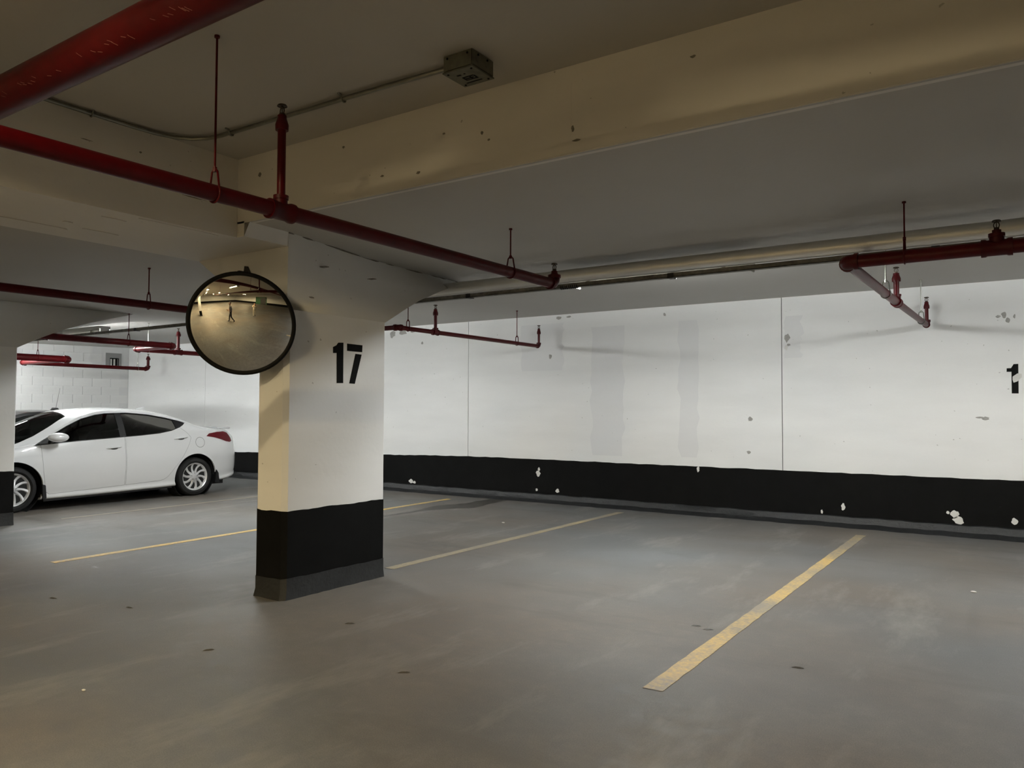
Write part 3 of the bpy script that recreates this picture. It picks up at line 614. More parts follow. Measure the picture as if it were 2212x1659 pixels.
bl = ['between the pillar and the right sprinkler pipe', 'beyond the right picture edge', 'behind the numbered pillar', 'above the white car', 'at the far end wall']
for (x0, x1), lb in zip([(-3.75, -2.0), (.5, 2.25), (-9.9, -8.15), (-14.1, -12.38), (-17.9, -16.2)], bl):
    f = empty('tube_light', ((x0+x1)/2, 6.60, 2.70)); setp(f, 'tube light hidden behind the steel channel '+lb, 'light', 'bay tube lights')
    tube_light(f, x0, x1, 6.60, 2.698, 'x', 'tubec')
    for q in (x0+.2, x1-.23): mk('bracket', box(q, q+.03, 6.5005, 6.527, 2.645, 2.72), M['galvd'], f)
for x, y, lb in [(-2.3, -.6, 'nearest above the camera'), (-4.2, -3.4, 'second behind the camera'), (-4.0, -6.8, 'third along the aisle, added to light the pillar'), (-3.8, -10.5, 'fourth along the aisle, added to light the pillar'), (-1.0, -8.5, 'in the middle of the rear aisle'), (-1.0, -14.5, 'far down the aisle'),  # third to fifth lights added to brighten the pillar's narrow front face
        (6.5, -9, 'by the green door'), (5.0, -16, 'in the rear right corner'), (-3.8, -15.5, 'fifth along the aisle, added to light the pillar'), (-8.6, -6.5, 'over the left aisle')]:
    zf = 3.19 if x > -4.85 else 2.71
    f = empty('tube_light', (x, y, zf)); setp(f, 'warm aisle tube light '+lb, 'light', 'aisle tube lights')
    tube_light(f, y-.62, y+.62, x, zf, 'y', 'tubew', half_lit=(y > -1))  # one tube of the nearest light left unlit to darken the near floor

# ------------------------------------------------------------------ convex mirror
Cm = Vector((-4.875, 3.62, 2.0875)); nm = Vector((.67988, -.66924, -.29981)).normalized(); Rs, rr = .9, .372
cmr = empty('convex_mirror', Cm); setp(cmr, 'round convex traffic mirror with black rim on the numbered pillar', 'mirror')
cosm = math.sqrt(Rs*Rs-rr*rr); S = Cm-nm*cosm; prof = []
amax = math.asin(rr/Rs); prof = [(Rs*math.sin(amax*(1-i/40)), Rs*math.cos(amax*(1-i/40))) for i in range(41)]
V, F = lathe(prof, S, nm, 96); F = F[:-2]+[F[-1]]
mk('mirror_dome', (V, F), M['mirror'], cmr, smooth=60)
u_, v_, _ = frame(nm)
mk('rim', sweep([Cm+(u_*math.cos(t)+v_*math.sin(t))*(rr+.003) for t in [2*math.pi*i/72 for i in range(72)]], .016, 10, True), M['rubber'], cmr, smooth=60)
mk('backing', lathe([(rr, 0), (rr*.97, -.02), (.1, -.045), (.02, -.046)], Cm, nm, 48), M['bracket'], cmr, smooth=40)
upm = (Vector((0, 0, 1))-nm*nm.z).normalized()
top = Cm+upm*(rr+.005); anc = Vector((-5.25, 3.945, 2.535))
mk('bracket', join(sweep([Cm-nm*.045, Cm-nm*.10+Vector((0, .05, .1)), Vector((-5.18, 3.86, 2.43)), anc], .016, 10), prism([(-5.29, 2.48), (-5.18, 2.51), (-5.22, 2.565), (-5.245, 2.605), (-5.27, 2.61), (-5.28, 2.55)], lambda a, b: (a, 3.93, b), lambda a, b: (a, 3.951, b)), box(-5.262, -5.238, 3.86, 3.94, 2.50, 2.56)), M['bracket'], cmr, smooth=40)

# ------------------------------------------------------------------ sedan
def curve1(pts):
    """monotone-ish cubic through (x, y) points"""
    pts = sorted(pts); X = [p[0] for p in pts]; Y = [p[1] for p in pts]; n = len(X)
    d = [(Y[i+1]-Y[i])/(X[i+1]-X[i]) for i in range(n-1)]
    mm = [d[0]]+[0 if d[i-1]*d[i] <= 0 else 2*d[i-1]*d[i]/(d[i-1]+d[i]) for i in range(1, n-1)]+[d[-1]]
    def f(x):
        if x <= X[0]: return Y[0]
        if x >= X[-1]: return Y[-1]
        i = max(k for k in range(n-1) if X[k] <= x); h = X[i+1]-X[i]; t = (x-X[i])/h
        return (1+2*t)*(1-t)**2*Y[i]+t*(1-t)**2*h*mm[i]+t*t*(3-2*t)*Y[i+1]+t*t*(t-1)*h*mm[i+1]
    return f
c_w = curve1([(-.94, .60), (-.90, .68), (-.82, .76), (-.68, .825), (-.4, .872), (0, .888), (.6, .89), (1.3, .89), (2.4, .888), (2.9, .88), (3.2, .845), (3.42, .76), (3.56, .62), (3.62, .48)])
c_sill = curve1([(-.94, .36), (-.88, .29), (-.7, .25), (-.45, .22), (0, .20), (.4, .185), (2.4, .15), (3.1, .17), (3.5, .2), (3.62, .26)])
c_belt = curve1([(-.94, .86), (-.86, .95), (-.7, 1.03), (-.4, 1.07), (-.1, 1.085), (.3, 1.075), (.65, 1.05), (1.25, 1.015), (2.0, .965), (2.6, .918), (3.0, .86), (3.35, .76), (3.55, .64), (3.62, .55)])
c_top = curve1([(-.94, .99), (-.88, 1.09), (-.8, 1.135), (-.66, 1.14), (-.45, 1.155), (-.2, 1.21), (0, 1.285), (.25, 1.375), (.5, 1.435), (.8, 1.47), (1.15, 1.485), (1.45, 1.478), (1.75, 1.455), (2.05, 1.385), (2.35, 1.27), (2.65, 1.13), (2.9, 1.015), (3.02, .985), (3.25, .90), (3.45, .79), (3.58, .66), (3.62, .58)])
c_rz = curve1([(-.94, .93), (-.86, 1.03), (-.7, 1.09), (-.45, 1.115), (-.16, 1.165), (.1, 1.262), (.22, 1.298), (.45, 1.352), (.73, 1.402), (1.1, 1.432), (1.45, 1.42), (1.61, 1.40), (1.83, 1.34), (2.04, 1.24), (2.29, 1.10), (2.57, .965), (2.75, .92), (3.0, .895), (3.3, .81), (3.55, .66), (3.62, .565)])
c_ry = curve1([(-.94, .48), (-.8, .60), (-.5, .68), (-.1, .67), (.2, .63), (.6, .605), (1.2, .60), (1.6, .615), (2.0, .655), (2.3, .70), (2.6, .755), (2.9, .74), (3.3, .62), (3.55, .45), (3.62, .36)])
def car_section(x):
    w, s, b, t, rz, ry = c_w(x), c_sill(x), c_belt(x), c_top(x), c_rz(x), c_ry(x)
    hb = b-s
    P = [(0, s+.015), (w-.16, s+.005), (w-.055, s+.006), (w-.022, s+.035), (w-.03, s+.09), (w-.012, s+hb*.24), (w, s+hb*.45), (w-.006, s+hb*.66), (w-.026, s+hb*.80), (w-.034, s+hb*.86), (w-.062, b)]
    yb = w-.062
    P += [((yb*.52+ry*.48)+.012, b*.5+rz*.5), (ry+.004, rz-.012), (ry-.025, rz+.012), (ry*.80, rz+(t-rz)*.50), (ry*.48, rz+(t-rz)*.84), (0, t)]
    return P
def catmull(P, sub):
    out = []
    for i in range(len(P)-1):
        p0, p1, p2, p3 = P[max(i-1, 0)], P[i], P[i+1], P[min(i+2, len(P)-1)]
        for k in range(sub):
            t = k/sub
            out.append(tuple(.5*((2*b)+(-a+c)*t+(2*a-5*b+4*c-d)*t*t+(-a+3*b-3*c+d)*t**3) for a, b, c, d in zip(p0, p1, p2, p3)))
    return out+[P[-1]]
def car_body():
    xs = [-.94, -.925, -.90, -.87, -.84]+[-.80+.05*i for i in range(87)]+[3.54, 3.57, 3.60, 3.62]
    rows = []
    for x in xs:
        h = catmull(car_section(x), 3); full = h+[(-y, z) for y, z in reversed(h[1:-1])]
        rows.append([(x, y, z) for y, z in full])
    n = len(rows[0]); V = [p for r in rows for p in r]; F = []
    for i in range(len(rows)-1):
        F += [(i*n+k, i*n+(k+1) % n, (i+1)*n+(k+1) % n, (i+1)*n+k) for k in range(n)]
    F += [tuple(range(n)), tuple(range((len(rows)-1)*n+n-1, (len(rows)-1)*n-1, -1))]
    return V, F
def temp(vf):
    V, F = vf; bm = bmesh.new(); bv = [bm.verts.new(v) for v in V]
    for f in F: bm.faces.new([bv[i] for i in f])
    bmesh.ops.recalc_face_normals(bm, faces=bm.faces)
    me = bpy.data.meshes.new('tmp'); bm.to_mesh(me); bm.free()
    o = bpy.data.objects.new('tmp', me); COL.objects.link(o); return o
def apply_(o):
    dg = bpy.context.evaluated_depsgraph_get(); me = bpy.data.meshes.new_from_object(o.evaluated_get(dg)); o.modifiers.clear(); o.data = me; return o
def boolean(o, cut, op='DIFFERENCE'):
    md = o.modifiers.new('b', 'BOOLEAN'); md.operation = op; md.object = cut; md.solver = 'EXACT'; return apply_(o)
def kill(*os):
    for o in os: bpy.data.objects.remove(o)
SIDEWIN = [(2.57, .925), (2.29, 1.07), (2.04, 1.21), (1.83, 1.31), (1.61, 1.37), (1.45, 1.392), (1.11, 1.402), (.94, 1.39), (.73, 1.37), (.45, 1.322), (.22, 1.267), (.11, 1.23), (.16, 1.20), (.26, 1.155), (.43, 1.10), (.65, 1.062), (.97, 1.035), (1.25, 1.018), (1.78, .985), (2.07, .965)]
def prism_y(poly, y0, y1): return prism(poly, lambda a, b: (a, y0, b), lambda a, b: (a, y1, b))
def prism_z(poly, z0, z1): return prism(poly, lambda a, b: (a, b, z0), lambda a, b: (a, b, z1))
def inset(poly, d):
    n = len(poly); A = sum(poly[i][0]*poly[(i+1) % n][1]-poly[(i+1) % n][0]*poly[i][1] for i in range(n)); sg = 1 if A > 0 else -1; out = []
    for i in range(n):
        p, q, r_ = Vector(poly[i-1]), Vector(poly[i]), Vector(poly[(i+1) % n])
        a, b = (q-p).normalized(), (r_-q).normalized(); na, nb_ = Vector((-a.y, a.x)), Vector((-b.y, b.x)); mvec = (na+nb_)
        mvec = mvec.normalized()/max(.5, mvec.length/2); out.append(tuple(q+mvec*d*sg))
    return out
WIND = [(1.98, .50), (2.2, .575), (2.5, .655), (2.78, .69), (2.88, .45), (2.93, 0), (2.88, -.45), (2.78, -.69), (2.5, -.655), (2.2, -.575), (1.98, -.50), (1.93, 0)]
REARW = [(-.30, .50), (-.1, .545), (.2, .51), (.44, .47), (.47, 0), (.44, -.47), (.2, -.51), (-.1, -.545), (-.30, -.50), (-.33, 0)]
FDOOR = [(2.47, .95), (2.46, .78), (2.45, .57), (2.42, .33), (2.395, .255), (2.35, .225), (1.24, .272), (1.235, .5), (1.235, 1.035), (1.78, 1.0), (2.07, .98), (2.35, .955)]
RDOOR = [(1.225, .272), (.65, .298), (.59, .31), (.51, .36), (.39, .5), (.26, .66), (.13, .88), (.09, .985), (.16, 1.07), (.27, 1.165), (.44, 1.115), (.65, 1.078), (.97, 1.05), (1.225, 1.036)]
RX, WBASE, WR = 0.0, 2.83, .322
def patch(bvh, poly, off, step=.04, axis='y', sgn=1):
    n = len(poly); bd = []
    for i in range(n):
        a, b = poly[i], poly[(i+1) % n]; k = max(1, int(math.hypot(b[0]-a[0], b[1]-a[1])/step))
        bd += [(a[0]+(b[0]-a[0])*t/k, a[1]+(b[1]-a[1])*t/k) for t in range(k)]
    xs, ys = [p[0] for p in bd], [p[1] for p in bd]; pts = [Vector(p) for p in bd]
    def inside(x, y):
        c = False
        for i in range(len(bd)):
            (x1, y1), (x2, y2) = bd[i-1], bd[i]
            if (y1 > y) != (y2 > y) and x < (x2-x1)*(y-y1)/(y2-y1)+x1: c = not c
        return c
    x = min(xs)+step*.7
    while x < max(xs):
        y = min(ys)+step*.7
        while y < max(ys):
            if inside(x, y) and min(math.hypot(x-p[0], y-p[1]) for p in bd) > step*.45: pts.append(Vector((x, y)))
            y += step
        x += step
    v, e, f = delaunay_2d_cdt(pts, [], [list(range(len(bd)))], 1, 1e-6)[:3]
    V = []
    for p in v:
        o, d = (Vector((p.x, 2*sgn, p.y)), Vector((0, -sgn, 0))) if axis == 'y' else (Vector((p.x, p.y, 3)), Vector((0, 0, -1)))
        h, nn, _, _ = bvh.ray_cast(o, d)
        if h is None:
            h, nn, _, _ = bvh.find_nearest(Vector((p.x, .7*sgn, p.y)) if axis == 'y' else Vector((p.x, p.y, 1.2)))
        if nn.dot(d) > 0: nn = -nn
        V.append(tuple(h+nn*off))
    return V, [tuple(q) for q in f]
def car_xf(rootloc, vf):
    """car axes (x fwd, y left, z up), rear axle at x=0 -> world, nose toward -Y"""
    V, F = vf; return [(rootloc[0]+y, rootloc[1]-x, rootloc[2]+z) for x, y, z in V], F
def loop_strip(bvh, pts, wd, off, closed=False, sgn=1):
    N = len(pts); V, F = [], []
    fine = []
    for i in range(N if closed else N-1):
        a, b = pts[i], pts[(i+1) % N]; k = max(1, int(math.hypot(b[0]-a[0], b[1]-a[1])/.03))
        fine += [(a[0]+(b[0]-a[0])*t/k, a[1]+(b[1]-a[1])*t/k) for t in range(k)]
    if not closed: fine.append(pts[-1])
    N = len(fine)
    for i, p in enumerate(fine):
        a = Vector(fine[i-1] if (closed or i) else p); b = Vector(fine[(i+1) % N] if (closed or i < N-1) else p); d = (b-a).normalized(); nn2 = Vector((-d.y, d.x))
        for s_ in (-1, 1):
            q = Vector(p)+nn2*wd/2*s_; h, nn, _, _ = bvh.ray_cast(Vector((q.x, 2*sgn, q.y)), Vector((0, -sgn, 0)))
            if h is None: h, nn, _, _ = bvh.find_nearest(Vector((q.x, .7*sgn, q.y)))
            V.append(tuple(h+Vector((0, sgn*off, 0))))
    for i in range(N if closed else N-1):
        j = (i+1) % N; F.append((2*i, 2*i+1, 2*j+1, 2*j))
    return V, F
def wheel_parts():
    ty = lathe([(.215, -.09), (.26, -.105), (.30, -.10), (.318, -.075), (WR, -.03), (WR, .03), (.318, .075), (.30, .10), (.26, .105), (.232, .088), (.222, .07), (.215, .05)], (0, 0, 0), (0, 1, 0), 56)
    rim = lathe([(.20, -.08), (.226, -.075), (.205, -.05), (.198, .0), (.204, .06), (.222, .082), (.234, .088), (.238, .084), (.236, .07), (.225, .05), (.205, .0), (.2, -.08)], (0, 0, 0), (0, 1, 0), 56)
    back = lathe([(.01, .0), (.2, .0), (.2, -.02), (.01, -.02)], (0, 0, 0), (0, 1, 0), 32)
    sp = []
    for i in range(10):
        a0 = 2*math.pi*i/10; L = []
        for k in range(7):
            t = k/6; r_ = .045+.175*t; a = a0+.34*t*t-.12*t; hw = (.026-.004*math.sin(math.pi*t))*(1 if t < .9 else 1.12); dp = .078-.030*(1-t)**1.5*0+(-.022*math.sin(math.pi*t*.9))
            c = Vector((math.cos(a)*r_, dp, math.sin(a)*r_)); n_ = Vector((-math.sin(a), 0, math.cos(a)))
            L.append([c-n_*hw+Vector((0, -.03, 0)), c-n_*hw*.85, c+n_*hw*.35+Vector((0, .004, 0)), c+n_*hw+Vector((0, -.012, 0)), c+n_*hw+Vector((0, -.03, 0))])
        V = [tuple(p) for q in L for p in q]; F = [(k*5+j, k*5+j+1, (k+1)*5+j+1, (k+1)*5+j) for k in range(6) for j in range(4)]
        sp.append((V, F))
    hub = lathe([(.072, .04), (.070, .062), (.05, .074), (.03, .079), (.0, .081)], (0, 0, 0), (0, 1, 0), 30)
    nuts = [cyl((math.cos(a)*.052, .05, math.sin(a)*.052), (math.cos(a)*.052, .0765, math.sin(a)*.052), .0105, 10) for a in [2*math.pi*(i+.25)/5 for i in range(5)]]
    return ty, join(rim, *sp), back, hub, nuts
def build_car(loc, paint, label):
    root = empty('sedan', loc); setp(root, label, 'car', 'parked cars')
    X = lambda vf: car_xf(loc, vf)
    solid = car_body(); so = temp(solid); bm = bmesh.new(); bm.from_mesh(so.data); bvh = BVHTree.FromBMesh(bm)
    md = so.modifiers.new('s', 'SOLIDIFY'); md.thickness = .03; md.offset = -1; md.material_offset = 1; md.material_offset_rim = 1; so.data.materials.append(M['carw']); so.data.materials.append(M['cabin']); apply_(so)
    cuts = [temp(prism_y(SIDEWIN, -1.2, 1.2)), temp(prism_z(WIND, .93, 1.8)), temp(prism_z(REARW, 1.0, 1.8))]
    for x in (0, WBASE):
        for s in (-1, 1): cuts.append(temp(cyl((x, s*.56, WR), (x, s*1.2, WR), .388, 48)))
    for c in cuts: boolean(so, c)
    doors = []
    for poly in (FDOOR, RDOOR):
        dcopy = so.copy(); dcopy.data = so.data.copy(); COL.objects.link(dcopy)
        pc = temp(prism_y(inset(poly, .004), .45, 1.3)); boolean(dcopy, pc, 'INTERSECT'); doors.append(dcopy); kill(pc)
    for poly in (FDOOR, RDOOR):
        pc = temp(prism_y(poly, .45, 1.3)); boolean(so, pc); kill(pc)
    kill(*cuts)
    def finish(o, name, mat, parent, ang=28):
        me = o.data; V = [tuple(v.co) for v in me.vertices]; F = [tuple(p.vertices) for p in me.polygons]; mi = [p.material_index for p in me.polygons]; kill(o)
        V, F = X((V, F)); me2 = bpy.data.meshes.new(name); me2.from_pydata(V, [], F); me2.materials.append(mat); me2.materials.append(M['cabin']); me2.polygons.foreach_set('material_index', [min(q, 1) for q in mi]); sharp(me2, ang)
        oo = bpy.data.objects.new(name, me2); return link(oo, parent)
    finish(so, 'body', paint, root)
    dl = [finish(d_, 'door', paint, root) for d_ in doors]
    # seams: dark backing just inside the door gaps
    for poly in (FDOOR, RDOOR): mk('door_seal', X(loop_strip(bvh, poly[:9] if poly is FDOOR else poly[:10], .02, -.006)), M['seam'], root)
    # glass
    B0, B1 = 1.20, 1.30
    fw_ = [p for p in SIDEWIN if p[0] > B1]; ft = [(B1, 1.396)]; fb = [(B1, 1.013)]
    front = [(2.57, .925), (2.29, 1.07), (2.04, 1.21), (1.83, 1.31), (1.61, 1.37), (1.45, 1.392), (1.30, 1.397), (1.30, 1.013), (1.78, .985), (2.07, .965)]
    rear = [(1.20, 1.40), (1.11, 1.402), (.94, 1.39), (.73, 1.37), (.45, 1.322), (.22, 1.267), (.11, 1.23), (.16, 1.20), (.26, 1.155), (.43, 1.10), (.65, 1.062), (.97, 1.035), (1.20, 1.02)]
    for s in (1, -1):
        mk('side_window', X(patch(bvh, front, -.012, .05, 'y', s)), M['glass'], root, smooth=60)
        mk('side_window', X(patch(bvh, rear, -.012, .05, 'y', s)), M['glass'], root, smooth=60)
        mk('window_pillar', X(patch(bvh, [(1.30, 1.013), (1.30, 1.398), (1.20, 1.40), (1.20, 1.02)], -.006, .05, 'y', s)), M['trim'], root, smooth=60)
        mk('window_corner', X(patch(bvh, [(2.57, .925), (2.33, 1.05), (2.30, .948)], -.006, .05, 'y', s)), M['trim'], root, smooth=60)
        mk('window_corner', X(patch(bvh, [(.33, 1.292), (.22, 1.267), (.11, 1.23), (.16, 1.20), (.26, 1.155), (.33, 1.13)], -.006, .05, 'y', s)), M['trim'], root, smooth=60)
        mk('window_seal', X(loop_strip(bvh, SIDEWIN, .022, -.003, True, s)), M['trim'], root)
    mk('windscreen', X(patch(bvh, WIND, -.010, .07, 'z')), M['glass2'], root, smooth=60)
    mk('rear_window', X(patch(bvh, REARW, -.010, .07, 'z')), M['glass2'], root, smooth=60)
    # lamps, handles, trim on the visible side and its mate
    TAIL = [(-.20, 1.0), (-.26, 1.045), (-.43, 1.068), (-.58, 1.072), (-.66, 1.05), (-.74, .95), (-.76, .90), (-.70, .885), (-.61, .90), (-.49, .94), (-.36, .975)]
    for s in (1, -1):
        mk('tail_lamp', X(patch(bvh, TAIL, .004, .03, 'y', s)), M['lens'], root, smooth=60)
        mk('head_lamp', X(patch(bvh, [(3.05, .78), (3.3, .76), (3.5, .62), (3.42, .56), (3.2, .64)], .004, .04, 'y', s)), M['clear'], root, smooth=60)
    mk('fuel_door', X(loop_strip(bvh, [(-.07+.085*math.cos(t*math.pi/12), .90+.085*math.sin(t*math.pi/12)) for t in range(24)], .006, .0012, True)), M['seam'], root)
    for k, (x0, z0, x1, z1) in enumerate(((1.54, .852, 1.29, .872), (.41, .968, .15, .992))):
        h = bvh.ray_cast(Vector(((x0+x1)/2, 2, (z0+z1)/2)), Vector((0, -1, 0)))[0]; y0 = h.y; L = []
        for i in range(9):
            t = i/8; L.append((x0+(x1-x0)*t, y0-.006+.034*math.sin(math.pi*t)**.6, z0+(z1-z0)*t+.008*math.sin(math.pi*t)))
        V, F = sweep(L, [.005, .010, .013, .0145, .015, .0145, .013, .010, .005], 10)
        mk('door_handle', X((V, F)), paint, dl[k], smooth=50)
        mk('handle_recess', X(patch(bvh, [((x0+x1)/2+.06*math.cos(t*math.pi/6), (z0+z1)/2-.01+.022*math.sin(t*math.pi/6)) for t in range(12)], .001, .03)), M['seam'], dl[k])
    for s in (1, -1):
        V = []; ring_ = []
        prof = [(.0, .03, .028), (.03, .055, .042), (.09, .062, .05), (.15, .058, .05), (.2, .035, .03)]
        mk('door_mirror', X(join(ball((2.31, s*1.0, 1.045), 1, 20, 12, (.145, .085, .068)), )), paint, root, smooth=60)
        mk('mirror_stalk', X(sweep([(2.33, s*.80, .975), (2.33, s*.90, 1.0), (2.32, s*.97, 1.02)], [.03, .025, .02], 10)), M['trim'], root, smooth=50)
    mk('roof_fin', X(prism([(.60, 1.462), (.46, 1.505), (.43, 1.50), (.42, 1.425)], lambda a, b: (a, -.018, b), lambda a, b: (a, .018, b))), paint, root, bev=.006)
    mk('boot_spoiler', X(prism([(-.55, 1.142), (-.82, 1.155), (-.845, 1.148), (-.84, 1.11), (-.6, 1.12)], lambda a, b: (a, -.62, b), lambda a, b: (a, .62, b))), paint, root, bev=.012)
    for x in (2.43, -.40):
        for s in (1, -1): mk('mud_flap', X(prism([(x+.03, .38), (x-.02, .36), (x-.035, .17), (x+.02, .155)] if x > 1 else [(x+.01, .42), (x-.03, .36), (x-.05, .22), (x-.02, .18), (x+.04, .2)], lambda a, b: (a, s*.66, b), lambda a, b: (a, s*.885, b))), M['trim'], root, bev=.006)
    for s in (1, -1):
        mk('sill_trim', X(prism([(.42, .20), (2.42, .155), (2.42, .125), (.42, .165)], lambda a, b: (a, s*.60, b), lambda a, b: (a, s*.835, b))), M['trim'], root)
        for x in (0, WBASE): mk('wheel_liner', X(lathe([(.383, 0), (.383, .24), (.38, .24), (.38, 0.0)], (x, s*.565, WR), (0, s, 0), 40)), M['alloyd'], root, smooth=40)
        for x in (0, WBASE): mk('wheel_liner', X(cyl((x, s*.56, WR), (x, s*.566, WR), .383, 40)), M['alloyd'], root)
    mk('underbody', X(join(box(-.7, 3.3, -.62, .62, .15, .24))), M['trim'], root)
    ty, rim, back, hub, nuts = wheel_parts()
    first = None
    for x in (0, WBASE):
        for s in (1, -1):
            def T(vf): return X(([(p[0]+x, s*(p[1]+.755), p[2]+WR) for p in vf[0]], vf[1]))
            wo = mk('wheel', T(rim), M['alloy'], root, smooth=35)
            mk('tyre', T(ty), M['tyre'], wo, smooth=35); mk('wheel_back', T(back), M['alloyd'], wo); mk('hub_cap', T(hub), M['alloy'], wo, smooth=35)
            for nu in nuts: mk('wheel_nut', T(nu), M['alloyd'], wo)
    # cabin
    def seat(x, y, z):
        st_ = mk('seat', X(join(ball((x+.12, y, z+.12), 1, 16, 10, (.27, .25, .11)), ball((x-.16, y, z+.40), 1, 16, 12, (.10, .235, .34)))), M['cabin'], root, smooth=60)
        mk('headrest', X(join(ball((x-.23, y, z+.80), 1, 14, 10, (.06, .135, .105)), cyl((x-.22, y-.05, z+.6), (x-.225, y-.05, z+.78), .007, 6), cyl((x-.22, y+.05, z+.6), (x-.225, y+.05, z+.78), .007, 6))), M['cabin'], st_, smooth=60)
    for y in (.36, -.36): seat(1.62, y, .42)
    seat(.70, .38, .44); seat(.70, -.38, .44); seat(.70, 0, .42)
    mk('dashboard', X(join(ball((2.55, 0, .84), 1, 20, 12, (.30, .68, .13)))), M['cabin'], root, smooth=60)
    mk('parcel_shelf', X(box(-.25, .42, -.6, .6, 1.02, 1.05)), M['cabin'], root); mk('cabin_floor', X(box(.4, 2.7, -.72, .72, .24, .27)), M['cabin'], root)
    mk('door_lining', X(join(box(.35, 2.45, -.80, -.76, .3, .95))), M['cabin'], root); mk('door_lining', X(join(box(.5, 2.4, .76, .80, .3, .95))), M['cabin'], root)
    mk('steering_wheel', X(sweep([(2.18+.06*math.sin(t)*.4, .36+.18*math.cos(t), .93+.17*math.sin(t)) for t in [2*math.pi*i/28 for i in range(28)]], .013, 8, True)), M['cabin'], root, smooth=60)
    bm.free(); return root, bvh
CAR = (-12.69, 7.918, 0)
car1, _ = build_car(CAR, M['carw'], 'white four-door sedan parked nose-out left of the numbered pillar')
car2 = copy_tree(car1); car2.location = (-15.75, 8.25, 0); car2.scale = (1, 1, .975); setp(car2, 'black car mostly hidden behind the white sedan', 'car', 'parked cars')
for ch in car2.children_recursive:
    for sl in ch.material_slots:
        if sl.material == M['carw']: sl.link = 'OBJECT'; sl.material = M['cark']
ax, ay = car2.location.x+.15, 7.42
an = mk('antenna', join(sweep([(ax, ay+.05, 1.425), (ax, ay+.02, 1.45), (ax, ay-.06, 1.455), (ax, ay-.1, 1.43)], [.03, .035, .03, .01], 10), sweep([(ax, ay, 1.46), (ax, ay+.07, 1.86)], [.004, .002], 6)), M['trim'], None, smooth=50)
an.parent = car2; bpy.context.view_layer.update(); an.matrix_parent_inverse = car2.matrix_world.inverted()

# ------------------------------------------------------------------ people (seen in the convex mirror)
def person(loc, heading, J, edges, mats, label, shoe, extra=None):
    """J: joint -> (fwd, left, up, radius); grown with the Skin modifier as one continuous body"""
    f = Vector((math.cos(heading), math.sin(heading), 0)); l = Vector((-f.y, f.x, 0)); O = Vector(loc)
    P = lambda a, b, c: O+f*a+l*b+Vector((0, 0, c))
    names = list(J); me = bpy.data.meshes.new('body'); me.from_pydata([P(*J[n][:3]) for n in names], [(names.index(a), names.index(b)) for a, b in edges], [])
    o = bpy.data.objects.new('tmp', me); COL.objects.link(o)
    md = o.modifiers.new('skin', 'SKIN'); md.use_smooth_shade = True
    for i, n in enumerate(names): me.skin_vertices[0].data[i].radius = (J[n][3],)*2 if not isinstance(J[n][3], tuple) else J[n][3]
    me.skin_vertices[0].data[names.index('pelvis')].use_root = True
    o.modifiers.new('sub', 'SUBSURF').levels = 2
    apply_(o); m2 = o.data; V = [v.co.copy() for v in m2.vertices]; F = [tuple(p.vertices) for p in m2.polygons]; kill(o)
    root = empty('person', loc); setp(root, label, 'person', 'people behind the camera')
    b = bpy.data.meshes.new('body'); b.from_pydata(V, [], F)
    for mt in mats: b.materials.append(mt)                     # skin, shirt, trousers, shoes
    jp = {n: P(*J[n][:3]) for n in names}
    def region(c):
        best = None
        for a, q in edges:
            A, B = jp[a], jp[q]; t = max(0, min(1, (c-A).dot(B-A)/max(1e-9, (B-A).length_squared))); d = (A+(B-A)*t-c).length
            if best is None or d < best[0]: best = (d, a, q, t)
        _, a, q, t = best; k = a+' '+q
        if 'toe' in k or ('ankle' in k and 'knee' not in k): return 3
        if 'knee' in k or 'hip' in k or (a == 'pelvis' and q == 'pelvis'): return 2
        if 'head' in k or 'neck' in k and 'chest' not in k: return 0
        if any(w in k for w in ('wrist', 'palm', 'finger', 'thumb')) and 'elbow' not in k: return 0
        if 'elbow' in k and 'wrist' in k: return 0 if t > .15 else 1
        return 1
    for p in b.polygons: p.material_index = region(p.center); p.use_smooth = True
    bo = bpy.data.objects.new('body', b); link(bo, root)
    h = P(*J['head'][:3])
    hair = [h+f*x*.098+l*y*.09+Vector((0, 0, z*.125)) for x, y, z in ball((0, 0, 0), 1, 18, 12)[0]]
    Fh = [q for q in ball((0, 0, 0), 1, 18, 12)[1] if (sum(((hair[i]-h).z for i in q))/4 > -.02 and sum(((hair[i]-h).dot(f) for i in q))/4 < .045+.6*max(0, sum(((hair[i]-h).z for i in q))/4-.06))]
    mk('hair', ([tuple(v+Vector((0, 0, .02))-f*.012) for v in hair], Fh), M['hair'], bo, smooth=60)
    for s in (-1, 1):
        mk('eye', ball(tuple(h+f*.088+l*s*.032+Vector((0, 0, .005))), .010, 8, 6), M['ink'], bo)
        mk('ear', ball(tuple(h+l*s*.088+Vector((0, 0, -.005))), 1, 8, 6, (.022, .022, .032)), M['skin'], bo, smooth=60)
    mk('nose', ball(tuple(h+f*.098+Vector((0, 0, -.022))), 1, 8, 6, (.015, .015, .024)), M['skin'], bo, smooth=60)
    mk('mouth', ball(tuple(h+f*.088+Vector((0, 0, -.062))), 1, 8, 4, (.012, .02, .005)), plain('lips', (.3, .12, .1), .5), bo)
    return root, P
